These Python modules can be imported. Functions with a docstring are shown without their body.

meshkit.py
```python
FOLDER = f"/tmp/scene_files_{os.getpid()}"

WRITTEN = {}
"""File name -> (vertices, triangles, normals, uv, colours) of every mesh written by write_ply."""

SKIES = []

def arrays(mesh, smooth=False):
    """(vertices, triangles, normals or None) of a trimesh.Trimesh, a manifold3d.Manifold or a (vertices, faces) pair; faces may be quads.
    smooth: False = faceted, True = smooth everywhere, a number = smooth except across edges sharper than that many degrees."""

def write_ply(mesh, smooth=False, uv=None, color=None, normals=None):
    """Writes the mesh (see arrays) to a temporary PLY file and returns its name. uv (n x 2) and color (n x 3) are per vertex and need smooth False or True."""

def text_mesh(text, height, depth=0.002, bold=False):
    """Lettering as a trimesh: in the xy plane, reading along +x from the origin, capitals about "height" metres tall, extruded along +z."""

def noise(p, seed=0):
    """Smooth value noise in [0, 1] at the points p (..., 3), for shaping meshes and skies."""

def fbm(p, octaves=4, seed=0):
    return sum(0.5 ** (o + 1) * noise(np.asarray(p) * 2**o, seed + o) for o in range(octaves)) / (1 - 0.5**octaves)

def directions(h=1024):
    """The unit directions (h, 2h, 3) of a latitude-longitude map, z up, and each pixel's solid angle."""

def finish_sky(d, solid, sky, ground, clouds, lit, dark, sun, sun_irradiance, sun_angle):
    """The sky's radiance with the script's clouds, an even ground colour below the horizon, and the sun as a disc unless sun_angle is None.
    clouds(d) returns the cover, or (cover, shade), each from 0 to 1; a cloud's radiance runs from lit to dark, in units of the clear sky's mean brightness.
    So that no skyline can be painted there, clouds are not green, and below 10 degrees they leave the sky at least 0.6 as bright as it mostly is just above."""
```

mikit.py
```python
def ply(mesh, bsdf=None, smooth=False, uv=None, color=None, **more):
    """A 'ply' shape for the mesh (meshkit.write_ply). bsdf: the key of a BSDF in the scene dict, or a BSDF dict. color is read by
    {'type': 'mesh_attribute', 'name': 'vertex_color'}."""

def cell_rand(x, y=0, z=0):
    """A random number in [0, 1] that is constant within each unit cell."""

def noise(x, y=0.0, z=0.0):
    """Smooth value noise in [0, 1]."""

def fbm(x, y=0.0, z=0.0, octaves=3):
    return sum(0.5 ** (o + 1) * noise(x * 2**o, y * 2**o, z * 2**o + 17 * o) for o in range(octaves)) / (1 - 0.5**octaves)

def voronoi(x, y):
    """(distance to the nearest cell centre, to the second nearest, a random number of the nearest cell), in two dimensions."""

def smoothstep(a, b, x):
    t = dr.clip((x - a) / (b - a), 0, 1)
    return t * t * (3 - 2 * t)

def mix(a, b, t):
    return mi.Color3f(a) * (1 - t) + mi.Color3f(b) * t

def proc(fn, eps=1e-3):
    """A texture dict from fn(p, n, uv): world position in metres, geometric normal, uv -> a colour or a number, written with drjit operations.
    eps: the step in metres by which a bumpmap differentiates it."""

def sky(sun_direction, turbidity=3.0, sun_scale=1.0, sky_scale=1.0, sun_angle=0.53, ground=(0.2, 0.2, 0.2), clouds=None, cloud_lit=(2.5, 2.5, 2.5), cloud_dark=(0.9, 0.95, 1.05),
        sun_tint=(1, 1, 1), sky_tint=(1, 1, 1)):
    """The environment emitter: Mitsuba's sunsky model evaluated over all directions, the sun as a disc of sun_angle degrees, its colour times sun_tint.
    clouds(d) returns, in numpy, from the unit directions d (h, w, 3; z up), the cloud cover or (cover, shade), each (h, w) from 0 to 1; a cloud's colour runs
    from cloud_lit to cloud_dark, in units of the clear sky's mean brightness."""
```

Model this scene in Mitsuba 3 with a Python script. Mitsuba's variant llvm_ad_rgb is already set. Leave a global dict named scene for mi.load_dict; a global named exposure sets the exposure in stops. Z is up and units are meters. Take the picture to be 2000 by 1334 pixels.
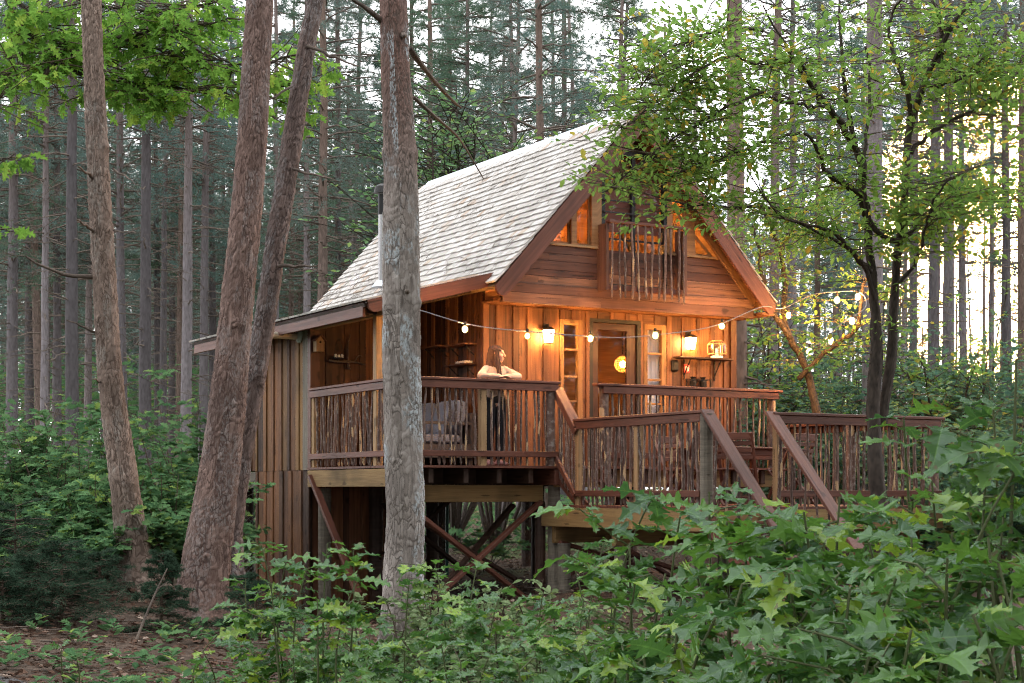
import math
import numpy as np, trimesh, manifold3d, drjit as dr, mitsuba as mi, mikit
from mikit import noise, fbm, voronoi, cell_rand, smoothstep, mix
from scipy.interpolate import RBFInterpolator, CubicSpline
T = mi.ScalarTransform4f
scene, labels = {}, {}
# ---------------------------------------------------------------- camera, sky, exposure
EYE = 2.1
scene['camera'] = {'type': 'perspective', 'fov': 2 * math.degrees(math.atan(1000 / 3172)), 'fov_axis': 'x', 'near_clip': 0.1, 'far_clip': 2000.0,
                   'principal_point_offset_y': -0.2174, 'to_world': T().look_at(origin=[0, 0, EYE], target=[0, 1, EYE], up=[0, 0, 1])}
scene['sky'] = mikit.sky((0.29, 0.94, 0.15), turbidity=4, sun_scale=0.20, sky_scale=1.0, sun_angle=10, clouds=lambda d: 1.0, cloud_lit=(2.5, 2.5, 2.55),
                         sun_tint=(1.0, 0.95, 0.88), ground=(0.12, 0.11, 0.09))
exposure = 4.4
HAZE = 0
if HAZE:
    scene['haze_air'] = {'type': 'homogeneous', 'albedo': .95, 'sigma_t': HAZE}
    scene['camera']['medium'] = {'type': 'ref', 'id': 'haze_air'}
    scene['haze'] = {'type': 'cube', 'to_world': T().translate([0, 20, 14]) @ T().scale([300, 300, 16]), 'bsdf': {'type': 'null'}, 'interior': {'type': 'ref', 'id': 'haze_air'}}
# ---------------------------------------------------------------- keys, labels
_used = {}
def numbered(k):
    n = _used.get(k, 0); _used[k] = n + 1
    return k if n == 0 else f'{k}_{n:03d}'
def thing(name, label, cat, group=None, kind=None):
    k = numbered(name); labels[k] = {'label': label, 'category': cat}
    if group: labels[k]['group'] = group
    if kind: labels[k]['kind'] = kind
    return k
def part(parent, name, shape, label=None, kind=None):
    k = numbered(parent + '__' + name); scene[k] = shape
    if label or kind: labels[k] = {}
    if label: labels[k]['label'] = label
    if kind: labels[k]['kind'] = kind
    return k
def solo(name, shape, label, cat, group=None, kind=None):
    k = thing(name, label, cat, group, kind); scene[k] = shape
    return k
def structure(name, shape, label=None):
    k = numbered(name); scene[k] = shape; labels[k] = {'kind': 'structure'}
    if label: labels[k]['label'] = label
    return k
# ---------------------------------------------------------------- meshes are (vertices, faces, uv)
R = np.random.default_rng(11)
_id = [0]
def nid():
    _id[0] = (_id[0] * 73 + 41) % 487
    return _id[0]
def join(ms):
    ms = [m for m in ms if m is not None and len(m[1])]
    at = np.cumsum([0] + [len(m[0]) for m in ms])
    return np.vstack([m[0] for m in ms]), np.vstack([m[1] + a for m, a in zip(ms, at)]), np.vstack([m[2] for m in ms])
def shp(m, bsdf, smooth=False, **kw):
    return mikit.ply((m[0], m[1]), bsdf, smooth, uv=m[2] if smooth in (True, False) else None, **kw)
def unit(a):
    a = np.asarray(a, float); return a / np.linalg.norm(a)
_FQ = [((0, 0, 0), (0, 0, 1), (0, 1, 1), (0, 1, 0)), ((1, 0, 0), (1, 1, 0), (1, 1, 1), (1, 0, 1)), ((0, 0, 0), (1, 0, 0), (1, 0, 1), (0, 0, 1)),
       ((0, 1, 0), (0, 1, 1), (1, 1, 1), (1, 1, 0)), ((0, 0, 0), (0, 1, 0), (1, 1, 0), (1, 0, 0)), ((0, 0, 1), (1, 0, 1), (1, 1, 1), (0, 1, 1))]
def box(c, X, Y, Z, k=None, off=None):
    """c = one corner, X, Y, Z = edge vectors (right-handed); the uv runs along the longest edge, in metres, with the piece's number k in v."""
    c, X, Y, Z = (np.asarray(a, float) for a in (c, X, Y, Z))
    k = nid() if k is None else k
    L = [np.linalg.norm(a) for a in (X, Y, Z)]; la = int(np.argmax(L))
    off = R.uniform(0, 9) if off is None else off
    V, UV, F = [], [], []
    for fi, q in enumerate(_FQ):
        for e in q:
            V.append(c + e[0] * X + e[1] * Y + e[2] * Z)
            co = [e[i] * L[i] for i in range(3)]
            o = [i for i in range(3) if i != la]
            fixed = fi // 2
            across = co[[i for i in o if i != fixed][0]] if fixed != la else co[o[0]]
            UV.append((off + co[la], k + 0.06 + min(across, 0.85)))
        n = 4 * fi; F += [(n, n + 1, n + 2), (n, n + 2, n + 3)]
    return np.array(V), np.array(F), np.array(UV)
def beam(p0, p1, w, h, up=(0, 0, 1), k=None):
    """Bar from p0 to p1 (its axis), w wide sideways, h high along up."""
    p0, p1 = np.asarray(p0, float), np.asarray(p1, float)
    X = p1 - p0; d = unit(X); y = unit(np.cross(up, d)); z = np.cross(d, y)
    return box(p0 - y * w / 2 - z * h / 2, X, y * w, z * h, k)
def cbeam(p0, p1, w, h, up=(0, 0, 1), ch=0.008, k=None):
    """beam with chamfered edges."""
    p0, p1 = np.asarray(p0, float), np.asarray(p1, float)
    L = np.linalg.norm(p1 - p0); d = unit(p1 - p0); y = unit(np.cross(up, d)); z = np.cross(d, y)
    hs = np.array([L, w, h]) / 2; pts = []
    for sx in (-1, 1):
        for sy in (-1, 1):
            for sz in (-1, 1):
                for a in range(3):
                    q = hs - ch; q[a] = hs[a]
                    pts.append(q * (sx, sy, sz))
    hull = trimesh.convex.convex_hull(np.array(pts))
    tri = hull.triangles; nrm = hull.face_normals
    k = nid() if k is None else k; off = R.uniform(0, 9)
    V = tri.reshape(-1, 3); a = np.abs(np.repeat(nrm, 3, 0)); across = np.where(a[:, 1] > a[:, 2], V[:, 2] + h / 2, V[:, 1] + w / 2)
    UV = np.stack([off + V[:, 0], k + 0.06 + np.clip(across, 0, 0.85)], 1)
    W = (p0 + p1) / 2 + V[:, :1] * d + V[:, 1:2] * y + V[:, 2:] * z
    return W, np.arange(len(W)).reshape(-1, 3), UV
def prism(poly, o, ax, ay, n, th, k=None):
    """Polygon (2-D, anticlockwise about n = ax x ay) at o + x ax + y ay, thickness th along n."""
    poly = np.asarray(poly, float); ax, ay, n = (np.asarray(a, float) for a in (ax, ay, n))
    import shapely.geometry as sg
    m = trimesh.creation.extrude_polygon(sg.Polygon(poly), th, engine='earcut')
    tri = m.triangles.reshape(-1, 3)
    k = nid() if k is None else k
    W = np.asarray(o, float) + tri[:, :1] * ax + tri[:, 1:2] * ay + tri[:, 2:] * n
    UV = np.stack([tri[:, 0], k + 0.06 + np.clip(tri[:, 1] - tri[:, 1].min(), 0, 0.85)], 1)
    return W, np.arange(len(W)).reshape(-1, 3), UV
def frames(P):
    P = np.asarray(P, float); t = np.gradient(P, axis=0); t /= np.linalg.norm(t, axis=1, keepdims=True) + 1e-12
    ref = np.array([0, 1.0, 0]) if abs(t[:, 1]).mean() < 0.8 else np.array([1.0, 0, 0])
    a = np.cross(t, ref); a /= np.linalg.norm(a, axis=1, keepdims=True) + 1e-12
    return t, a, np.cross(t, a)
def tube(P, r, n=6, cap=True, k=0, wob=0.0, rng=None):
    """Tube along P with radii r; uv = (k + angle in turns, length in metres)."""
    P = np.asarray(P, float); m = len(P); r = np.broadcast_to(np.asarray(r, float), (m,))
    t, a, b = frames(P); th = np.arange(n + 1) / n * 2 * np.pi
    rr = r[:, None] * np.ones(n + 1)
    if wob:
        w = 1 + wob * (rng or R).standard_normal((m, n)); rr[:, :n] *= w; rr[:, n] = rr[:, 0]
    V = P[:, None] + rr[..., None] * (np.cos(th)[None, :, None] * a[:, None] + np.sin(th)[None, :, None] * b[:, None])
    s = np.concatenate([[0], np.cumsum(np.linalg.norm(np.diff(P, axis=0), axis=1))])
    UV = np.stack([np.broadcast_to(k + np.arange(n + 1) / n * 0.98, (m, n + 1)), np.broadcast_to(s[:, None], (m, n + 1))], -1)
    i, j = np.meshgrid(np.arange(m - 1), np.arange(n), indexing='ij'); q = i * (n + 1) + j
    F = np.concatenate([np.stack([q, q + 1, q + n + 2], -1).reshape(-1, 3), np.stack([q, q + n + 2, q + n + 1], -1).reshape(-1, 3)])
    V, UV = V.reshape(-1, 3), UV.reshape(-1, 2)
    if cap:
        c = len(V); V = np.vstack([V, P[:1], P[-1:]]); UV = np.vstack([UV, [[k + 0.5, 0]], [[k + 0.5, s[-1]]]])
        j = np.arange(n); e = (m - 1) * (n + 1)
        F = np.vstack([F, np.stack([j + 1, j, j * 0 + c], 1), np.stack([e + j, e + j + 1, j * 0 + c + 1], 1)])
    return V, F, UV
def tm(m):
    """trimesh -> (V, F, UV)"""
    return np.array(m.vertices), np.array(m.faces), np.array(m.vertices)[:, [0, 2]]
def ball(c, r, sub=2):
    m = trimesh.creation.icosphere(subdivisions=sub); m.vertices *= np.broadcast_to(r, 3); m.vertices += np.asarray(c); return tm(m)
def smoothline(P, n):
    P = np.asarray(P, float); s = np.concatenate([[0], np.cumsum(np.linalg.norm(np.diff(P, axis=0), axis=1))])
    if len(P) < 3: return np.linspace(P[0], P[-1], n)
    return CubicSpline(s, P)(np.linspace(0, s[-1], n))
def at(px, py, d):
    """The point of the photograph's pixel (2000 wide) at depth d metres."""
    return np.array([(px - 1000) / 3172 * d, d, EYE + (957 - py) / 3172 * d])
# the cabin's own axes: t to the right along the front, s to the back, z up
A0, U, Vv = np.array([-1.302, 20.05, 0]), np.array([0.86603, 0.5, 0]), np.array([-0.5, 0.86603, 0])
Z = np.array([0, 0, 1.0])
def H(t, s, z): return A0 + t * U + s * Vv + np.array([0, 0, z])
def hb(t0, t1, s0, s1, z0, z1, k=None): return box(H(t0, s0, z0), U * (t1 - t0), Vv * (s1 - s0), Z * (z1 - z0), k)
def hbeam(p0, p1, w, h, up=(0, 0, 1), ch=0.006, k=None): return cbeam(H(*p0), H(*p1), w, h, up, ch, k)
# ---------------------------------------------------------------- the lie of the land
_G = np.array([(0, -20, .45), (-20, -20, .6), (20, -20, .6), (0, 0, .5), (-4, 11, .7), (0, 11, .6), (4, 10, .5), (9, 10, .5), (-4.15, 18, 1.06), (-3.24, 17, .72), (-7, 17, 1.0), (-1.0, 15, .5), (-3.2, 23, .1), (-2, 21.5, .15), (-1, 19.5, .42),
                (.5, 21, .8), (2.5, 20.5, .85), (5, 18, .75), (2, 16, .6), (-1.5, 26, .6), (0, 29, .8), (-6, 28, 1.0), (6, 28, 1.0), (-10, 20, 1.15), (10, 20, .9), (0, 45, 1.35), (-20, 45, 1.5), (20, 45, 1.4), (0, 90, 1.7), (-45, 90, 1.8),
                (45, 90, 1.8), (-90, 40, 1.8), (90, 40, 1.8), (0, 200, 1.9), (-150, 200, 1.9), (150, 200, 1.9), (-150, 0, 1.2), (150, 0, 1.2), (0, -150, 1.0), (-150, -150, 1.2), (150, -150, 1.2)])
_g = RBFInterpolator(_G[:, :2], _G[:, 2], kernel='linear', smoothing=0.3)
def ground(x, y):
    q = np.stack(np.broadcast_arrays(np.asarray(x, float), np.asarray(y, float)), -1)
    return _g(q.reshape(-1, 2)).reshape(q.shape[:-1])
# ---------------------------------------------------------------- materials
def rgb(*c): return {'type': 'rgb', 'value': list(c)}
def mat(key, color, rough=0.7, **kw):
    c = color if isinstance(color, dict) else mikit.proc(color) if callable(color) else rgb(*color)
    scene[key] = {'type': 'twosided', 'nested': {'type': 'principled', 'base_color': c, 'roughness': rough, 'specular': 0.35, **kw}}
def bumped(key, color, height, scale, rough=0.8, **kw):
    scene[key] = {'type': 'twosided', 'nested': {'type': 'bumpmap', 'scale': scale, 'arbitrary': mikit.proc(height, 2e-3),
                  'nested': {'type': 'principled', 'base_color': mikit.proc(color), 'roughness': rough, 'specular': 0.3, **kw}}}
def wood(c0, c1, c2=None, stain=0.0, k_=.62):
    def fn(p, n, uv):
        k = dr.floor(uv.y); r = cell_rand(k, 3); r2 = cell_rand(k, 8)
        x = uv.x + r * 37
        g = fbm(x * 1.6, uv.y * 42, r * 9, octaves=3)
        f = noise(x * 7, uv.y * 190)
        c = mix(c0, c1, dr.clip(r * 0.9 + 0.5 * (g - 0.5), 0, 1))
        if c2 is not None: c = mix(c, c2, smoothstep(0.62, 0.95, r2) * 0.8)
        kn = noise(x * 4.3 + 7, uv.y * 21 + 3)
        c = c * (0.62 + 0.62 * g) * (0.86 + 0.28 * f) * (1 - 0.55 * smoothstep(0.86, 0.95, kn))
        c = c * k_
        if stain: c = c * (1 - stain * smoothstep(0.45, 0.75, fbm(p.x * 2.1 + p.y, p.y * 2.3, p.z * 1.1)))
        return c
    return fn
mat('wood_wall', wood((.13, .048, .024), (.40, .165, .072), (.06, .026, .017), .35, .60), .55)
mat('wood_siding', wood((.19, .085, .055), (.37, .19, .12), (.13, .055, .042), .3), .6)
mat('wood_trim', wood((.17, .062, .04), (.25, .095, .062), None, .25), .5)
mat('wood_raw', wood((.42, .26, .13), (.52, .33, .17), None, .35, .72), .65)
mat('wood_frame', wood((.30, .155, .065), (.42, .225, .10), None, .2, .8), .6)
mat('wood_beam', wood((.36, .22, .09), (.44, .28, .12), None, .55), .7)
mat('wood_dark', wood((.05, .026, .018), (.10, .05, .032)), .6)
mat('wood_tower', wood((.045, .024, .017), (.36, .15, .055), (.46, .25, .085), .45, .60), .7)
mat('wood_grey', wood((.22, .19, .15), (.34, .30, .24), None, .3), .8)
mat('wood_inside', wood((.30, .14, .055), (.40, .21, .09), None, 0, 1.0), .5)
def shingle_fn(p, n, uv):
    k = dr.floor(uv.y); r = cell_rand(k, 3, dr.floor(uv.x)); r2 = cell_rand(k, 5, dr.floor(uv.x))
    g = fbm(uv.x * 3 + r * 40, uv.y * 60, octaves=3)
    c = mix((.40, .375, .345), (.57, .55, .525), r)
    c = mix(c, (.40, .28, .19), smoothstep(.88, 1.0, r2) * .7)
    st = fbm(p.x * .9 + p.y * .8, p.z * .5, p.y, octaves=3)
    return c * (0.72 + 0.5 * g) * (0.70 + .34 * st)
mat('shingle', shingle_fn, .8)
mat('ridge_metal', lambda p, n, uv: mix((.48, .53, .60), (.62, .66, .72), fbm(p.x * 2, p.y * 2, p.z * 2)), .45)
def stick_fn(p, n, uv):
    k = dr.floor(uv.x); r = cell_rand(k, 2); r2 = cell_rand(k, 4)
    f = fbm(uv.x * 9, uv.y * 26 + r * 30, octaves=3)
    bark = mix(mix((.12, .075, .062), (.24, .15, .12), r), (.30, .27, .25), smoothstep(.55, .75, f) * (0.3 + .6 * r2))
    pe = fbm(uv.x * 3.1 + 5, uv.y * 5 + r * 50, octaves=2)
    peel = smoothstep(.645 + .12 * r2 - .16 * smoothstep(.85, .95, r2), .71 + .12 * r2, pe)
    return mix(bark * (0.35 + .65 * f), mix((.40, .25, .13), (.52, .38, .23), f), peel)
mat('stick', stick_fn, .75)
BX, BY = 0.033, 0.10
def _warp(x, y, nz): return x + 2.2 * (nz(x * .4, y * .3, 3.0) - .5) + .9 * nz(x * 1.2, y * 1.0, 7.0), y + 2.4 * (nz(x * .35 + 9, y * .45, 5.0) - .5) + 1.0 * nz(x * 1.0, y * 1.3, 2.0)
def bark_fn(deep, ca, cb, lichen, amt, top=None, z0=0, z1=1):
    def fn(p, n, uv):
        X, Y = _warp(uv.x / BX, uv.y / BY, noise)
        a, b, w = voronoi(X, Y)
        fis = dr.abs(fbm(uv.x * 27 + 3, uv.y * 1.7, octaves=3) - .5)
        keep = smoothstep(.3, .62, noise(uv.x * 9, uv.y * 5, 4.0))
        crack = (1 - (.35 + .62 * keep) * (1 - smoothstep(0.0, .30, b - a))) * (.55 + .45 * smoothstep(.0, .045, fis)) * (.72 + .28 * w)
        f = fbm(uv.x * 90, uv.y * 45, octaves=3)
        big = fbm(uv.x * 3.2 + 3, uv.y * 1.3, octaves=3)
        c = mix(ca, cb, dr.clip(w * .55 + f * .6 - .1, 0, 1)) * (.5 + .85 * big)
        if top is not None: c = mix(c, mi.Color3f(top) * (.55 + .75 * f), smoothstep(z0, z1, uv.y + big * .9 - .45))
        l = smoothstep(.50, .66, fbm(uv.x * 5 + 9, uv.y * 2.6, octaves=4)) * smoothstep(.35, .6, f)
        c = mix(c, mi.Color3f(lichen) * (.7 + .5 * f), l * amt)
        return mix(mi.Color3f(deep), c, .16 + .84 * crack) * .86
    return fn
def bark_h(p, n, uv):
    return fbm(uv.x * 80, uv.y * 50, octaves=3)
bumped('bark_red', bark_fn((.055, .032, .027), (.17, .105, .085), (.34, .235, .20), (.36, .36, .36), .35), bark_h, .008)
bumped('bark_brown', bark_fn((.06, .040, .03), (.20, .145, .115), (.38, .29, .24), (.36, .36, .33), .45), bark_h, .008)
bumped('bark_dark', bark_fn((.04, .028, .026), (.13, .09, .078), (.28, .21, .19), (.33, .34, .35), .45), bark_h, .008)
bumped('bark_mix', bark_fn((.075, .06, .05), (.25, .215, .19), (.43, .39, .36), (.50, .57, .60), .85, (.235, .14, .115), 4.1, 5.4), bark_h, .008)
def bark_far(p, n, uv):
    k = dr.floor(uv.x); r = cell_rand(k, 2)
    f = fbm(uv.x * 26, uv.y * 9, octaves=3)
    c = mix((.13, .115, .12), (.29, .265, .28), f) * (.5 + .95 * r)
    c = mix(c, mi.Color3f(.20, .135, .10) * (.5 + f), smoothstep(.55, .9, cell_rand(k, 6)) * .8)
    return mix(c, (.24, .16, .12), smoothstep(9, 15, uv.y + 3 * r) * .5) * .62
mat('bark_far', bark_far, .9)
mat('branch_dead', lambda p, n, uv: mix((.06, .048, .042), (.17, .135, .11), noise(p.x * 3, p.y * 3, p.z * 9)), .9)
def bark_oak(p, n, uv):
    f = fbm(uv.x * 14, uv.y * 16, octaves=3)
    return mix((.018, .014, .012), (.085, .066, .054), f)
mat('bark_oak', bark_oak, .85)
mat('bark_twig', (.085, .062, .045), .8)
mat('stem_green', (.10, .12, .05), .6)
def leaf_fn(ca, cb, cc, veins=True, yel=.9):
    def fn(p, n, uv):
        k = dr.floor(uv.x); x = dr.abs(uv.x - k - .5); r = cell_rand(k, 7); r2 = cell_rand(k, 9)
        c = mix(mix(ca, cb, r), cc, smoothstep(yel, 1.0, r2))
        if veins:
            v = dr.abs((uv.y - x * .8) * 7 - dr.floor((uv.y - x * .8) * 7) - .5)
            m = dr.maximum(1 - smoothstep(.006, .022, x), (1 - smoothstep(.0, .09, v)) * .45)
            c = mix(c, mi.Color3f(cb) * 1.3 + .02, m * .4)
            c = c * (.74 + .5 * fbm(uv.x * 5, uv.y * 5, octaves=2))
            c = mix(c, (.16, .09, .035), smoothstep(.80, .86, noise(uv.x * 11, uv.y * 11, r * 40)) * .75)
        return c
    return fn
def leaf(key, fn, rough=.42, trans=.75):
    scene[key] = {'type': 'principledthin', 'base_color': mikit.proc(fn) if callable(fn) else rgb(*fn), 'roughness': rough, 'diff_trans': trans, 'eta': 1.65}
leaf('leaf_blade', leaf_fn((.055, .14, .042), (.12, .26, .038), (.30, .45, .05), True, .84), .36, .75)
scene['leaf_oak'] = {'type': 'blendbsdf', 'weight': .048, 'first': {'type': 'ref', 'id': 'leaf_blade'}, 'second': {'type': 'twosided', 'nested': {'type': 'roughconductor', 'material': 'none', 'alpha': .2, 'specular_reflectance': rgb(.85, .95, 1.0)}}}
leaf('leaf_canopy', leaf_fn((.12, .26, .05), (.22, .42, .07), (.36, .52, .09), True, .75), .4, 1.0)
leaf('leaf_small', leaf_fn((.14, .27, .06), (.24, .39, .09), (.52, .40, .07), False, .87), .45, 1.15)
leaf('leaf_shrub', leaf_fn((.12, .24, .11), (.22, .36, .15), (.33, .44, .13), False, .9), .45, .7)
leaf('leaf_pale', leaf_fn((.15, .22, .10), (.26, .34, .18), (.3, .36, .12), False, .9), .38, .6)
leaf('leaf_under', leaf_fn((.07, .16, .075), (.14, .26, .11), (.25, .36, .09), False, .85), .5, .7)
leaf('leaf_right', leaf_fn((.07, .15, .11), (.13, .23, .13), (.26, .33, .09), False, .85), .5, .7)
leaf('leaf_fern', leaf_fn((.05, .10, .05), (.09, .15, .07), (.1, .2, .05), False), .5, .6)
for k_, c_ in dict(needle_blue=(.14, .225, .205), needle_grey=(.165, .225, .20), needle_green=(.11, .18, .125)).items(): leaf(k_, c_, .5, .7)
leaf('needle_dark', (.05, .09, .058), .5, .4)
leaf('leaf_litter', leaf_fn((.05, .031, .023), (.17, .105, .078), (.42, .33, .27), False, .84), .7, .3)
def ground_fn(p, n, uv):
    f = fbm(p.x * 14, p.y * 14, octaves=4); g = fbm(p.x * 1.1, p.y * 1.1, octaves=3)
    c = mix((.024, .016, .011), (.085, .058, .042), f) * (.7 + .6 * g)
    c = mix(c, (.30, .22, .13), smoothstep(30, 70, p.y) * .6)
    moss = smoothstep(.55, .7, fbm(p.x * .7 + 8, p.y * .7, octaves=3)) * smoothstep(22, 34, p.y)
    return mix(c, (.07, .12, .04), moss * .7)
mat('soil', ground_fn, .95)
mat('gravel', lambda p, n, uv: mix((.012, .011, .011), (.045, .042, .042), smoothstep(.4, .8, noise(p.x * 60, p.y * 60))), .7)
mat('metal_dark', (.03, .03, .032), .45, metallic=.6)
mat('metal_black', (.015, .014, .014), .5)
mat('metal_green', (.02, .09, .07), .5)
scene['steel'] = {'type': 'twosided', 'nested': {'type': 'roughconductor', 'material': 'Al', 'alpha': .3, 'specular_reflectance': rgb(.45, .45, .46)}}
mat('wire', (.16, .18, .17), .5)
mat('pipe_cream', (.55, .48, .38), .5)
mat('flange_grey', (.33, .37, .35), .6)
mat('sofa_frame', (.06, .05, .05), .6)
mat('sofa_cloth', lambda p, n, uv: mix((.13, .14, .18), (.2, .21, .26), noise(p.x * 160, p.y * 160, p.z * 160)), .9, sheen=.3)
mat('curtain', (.72, .74, .80), .9)
mat('blind', (.13, .045, .032), .8)
mat('bedding', (.055, .042, .045), .9)
mat('door_wood', wood((.07, .032, .022), (.10, .045, .03)), .4)
mat('skin', (.62, .36, .26), .5)
mat('lips', (.5, .2, .17), .45)
mat('eye_white', (.7, .68, .66), .3)
mat('eye_dark', (.025, .015, .012), .25)
mat('hair', lambda p, n, uv: mix((.022, .010, .006), (.075, .032, .018), noise(p.x * 180, p.y * 180, p.z * 16)), .65)
mat('knit', lambda p, n, uv: mix((.42, .31, .245), (.52, .40, .32), noise(p.x * 150, p.y * 150, p.z * 220)), .9, sheen=.4)
mat('trousers', (.012, .012, .016), .8)
mat('shoe', (.42, .2, .19), .6)
mat('sign_red', (.62, .03, .025), .45)
mat('sign_white', (.8, .8, .78), .5)
mat('wicker', (.55, .36, .17), .6)
mat('cone', (.12, .075, .05), .8)
mat('cushion_light', (.6, .55, .5), .9)
mat('cable', (.20, .19, .20), .5)
scene['pane'] = {'type': 'thindielectric', 'int_ior': 1.3}
def glow(r, g, b): return {'type': 'area', 'radiance': {'type': 'rgb', 'value': [r, g, b]}}
# ---------------------------------------------------------------- the ground
_a = np.linspace(-1, 1, 261)
_gx = 260 * np.sign(_a) * np.abs(_a) ** 2.2; _gy = 18 + 260 * np.sign(_a) * np.abs(_a) ** 2.2
_X, _Y = np.meshgrid(_gx, _gy)
_Zg = ground(_X, _Y)
def _n2(x, y, s): return mikit.meshkit.noise(np.stack([x * s, y * s, x * 0 + s], -1)) - .5
_Zd = .05 * _n2(_X, _Y, 2.3) + .025 * _n2(_X, _Y, 6.1)
_i, _j = np.meshgrid(np.arange(260), np.arange(260), indexing='ij'); _q = _i * 261 + _j
_F = np.concatenate([np.stack([_q, _q + 1, _q + 262], -1).reshape(-1, 3), np.stack([_q, _q + 262, _q + 261], -1).reshape(-1, 3)])
_V = np.stack([_X, _Y, _Zg + _Zd], -1).reshape(-1, 3)
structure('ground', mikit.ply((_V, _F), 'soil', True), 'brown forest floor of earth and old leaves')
_e = [(-9.5, 9.0), (-2.9, 9.0), (-2.95, 10.4), (-3.15, 11.2), (-3.6, 11.8), (-4.2, 12.2), (-9.5, 12.6)]
_pm = trimesh.creation.triangulate_polygon(__import__('shapely.geometry').geometry.Polygon(_e).segmentize(.25), engine='earcut')
structure('gravel_path', mikit.ply((np.column_stack([_pm[0], ground(*_pm[0].T) + .035]), _pm[1]), 'gravel', False), 'dark gravel path at the edge of the clearing')
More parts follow.
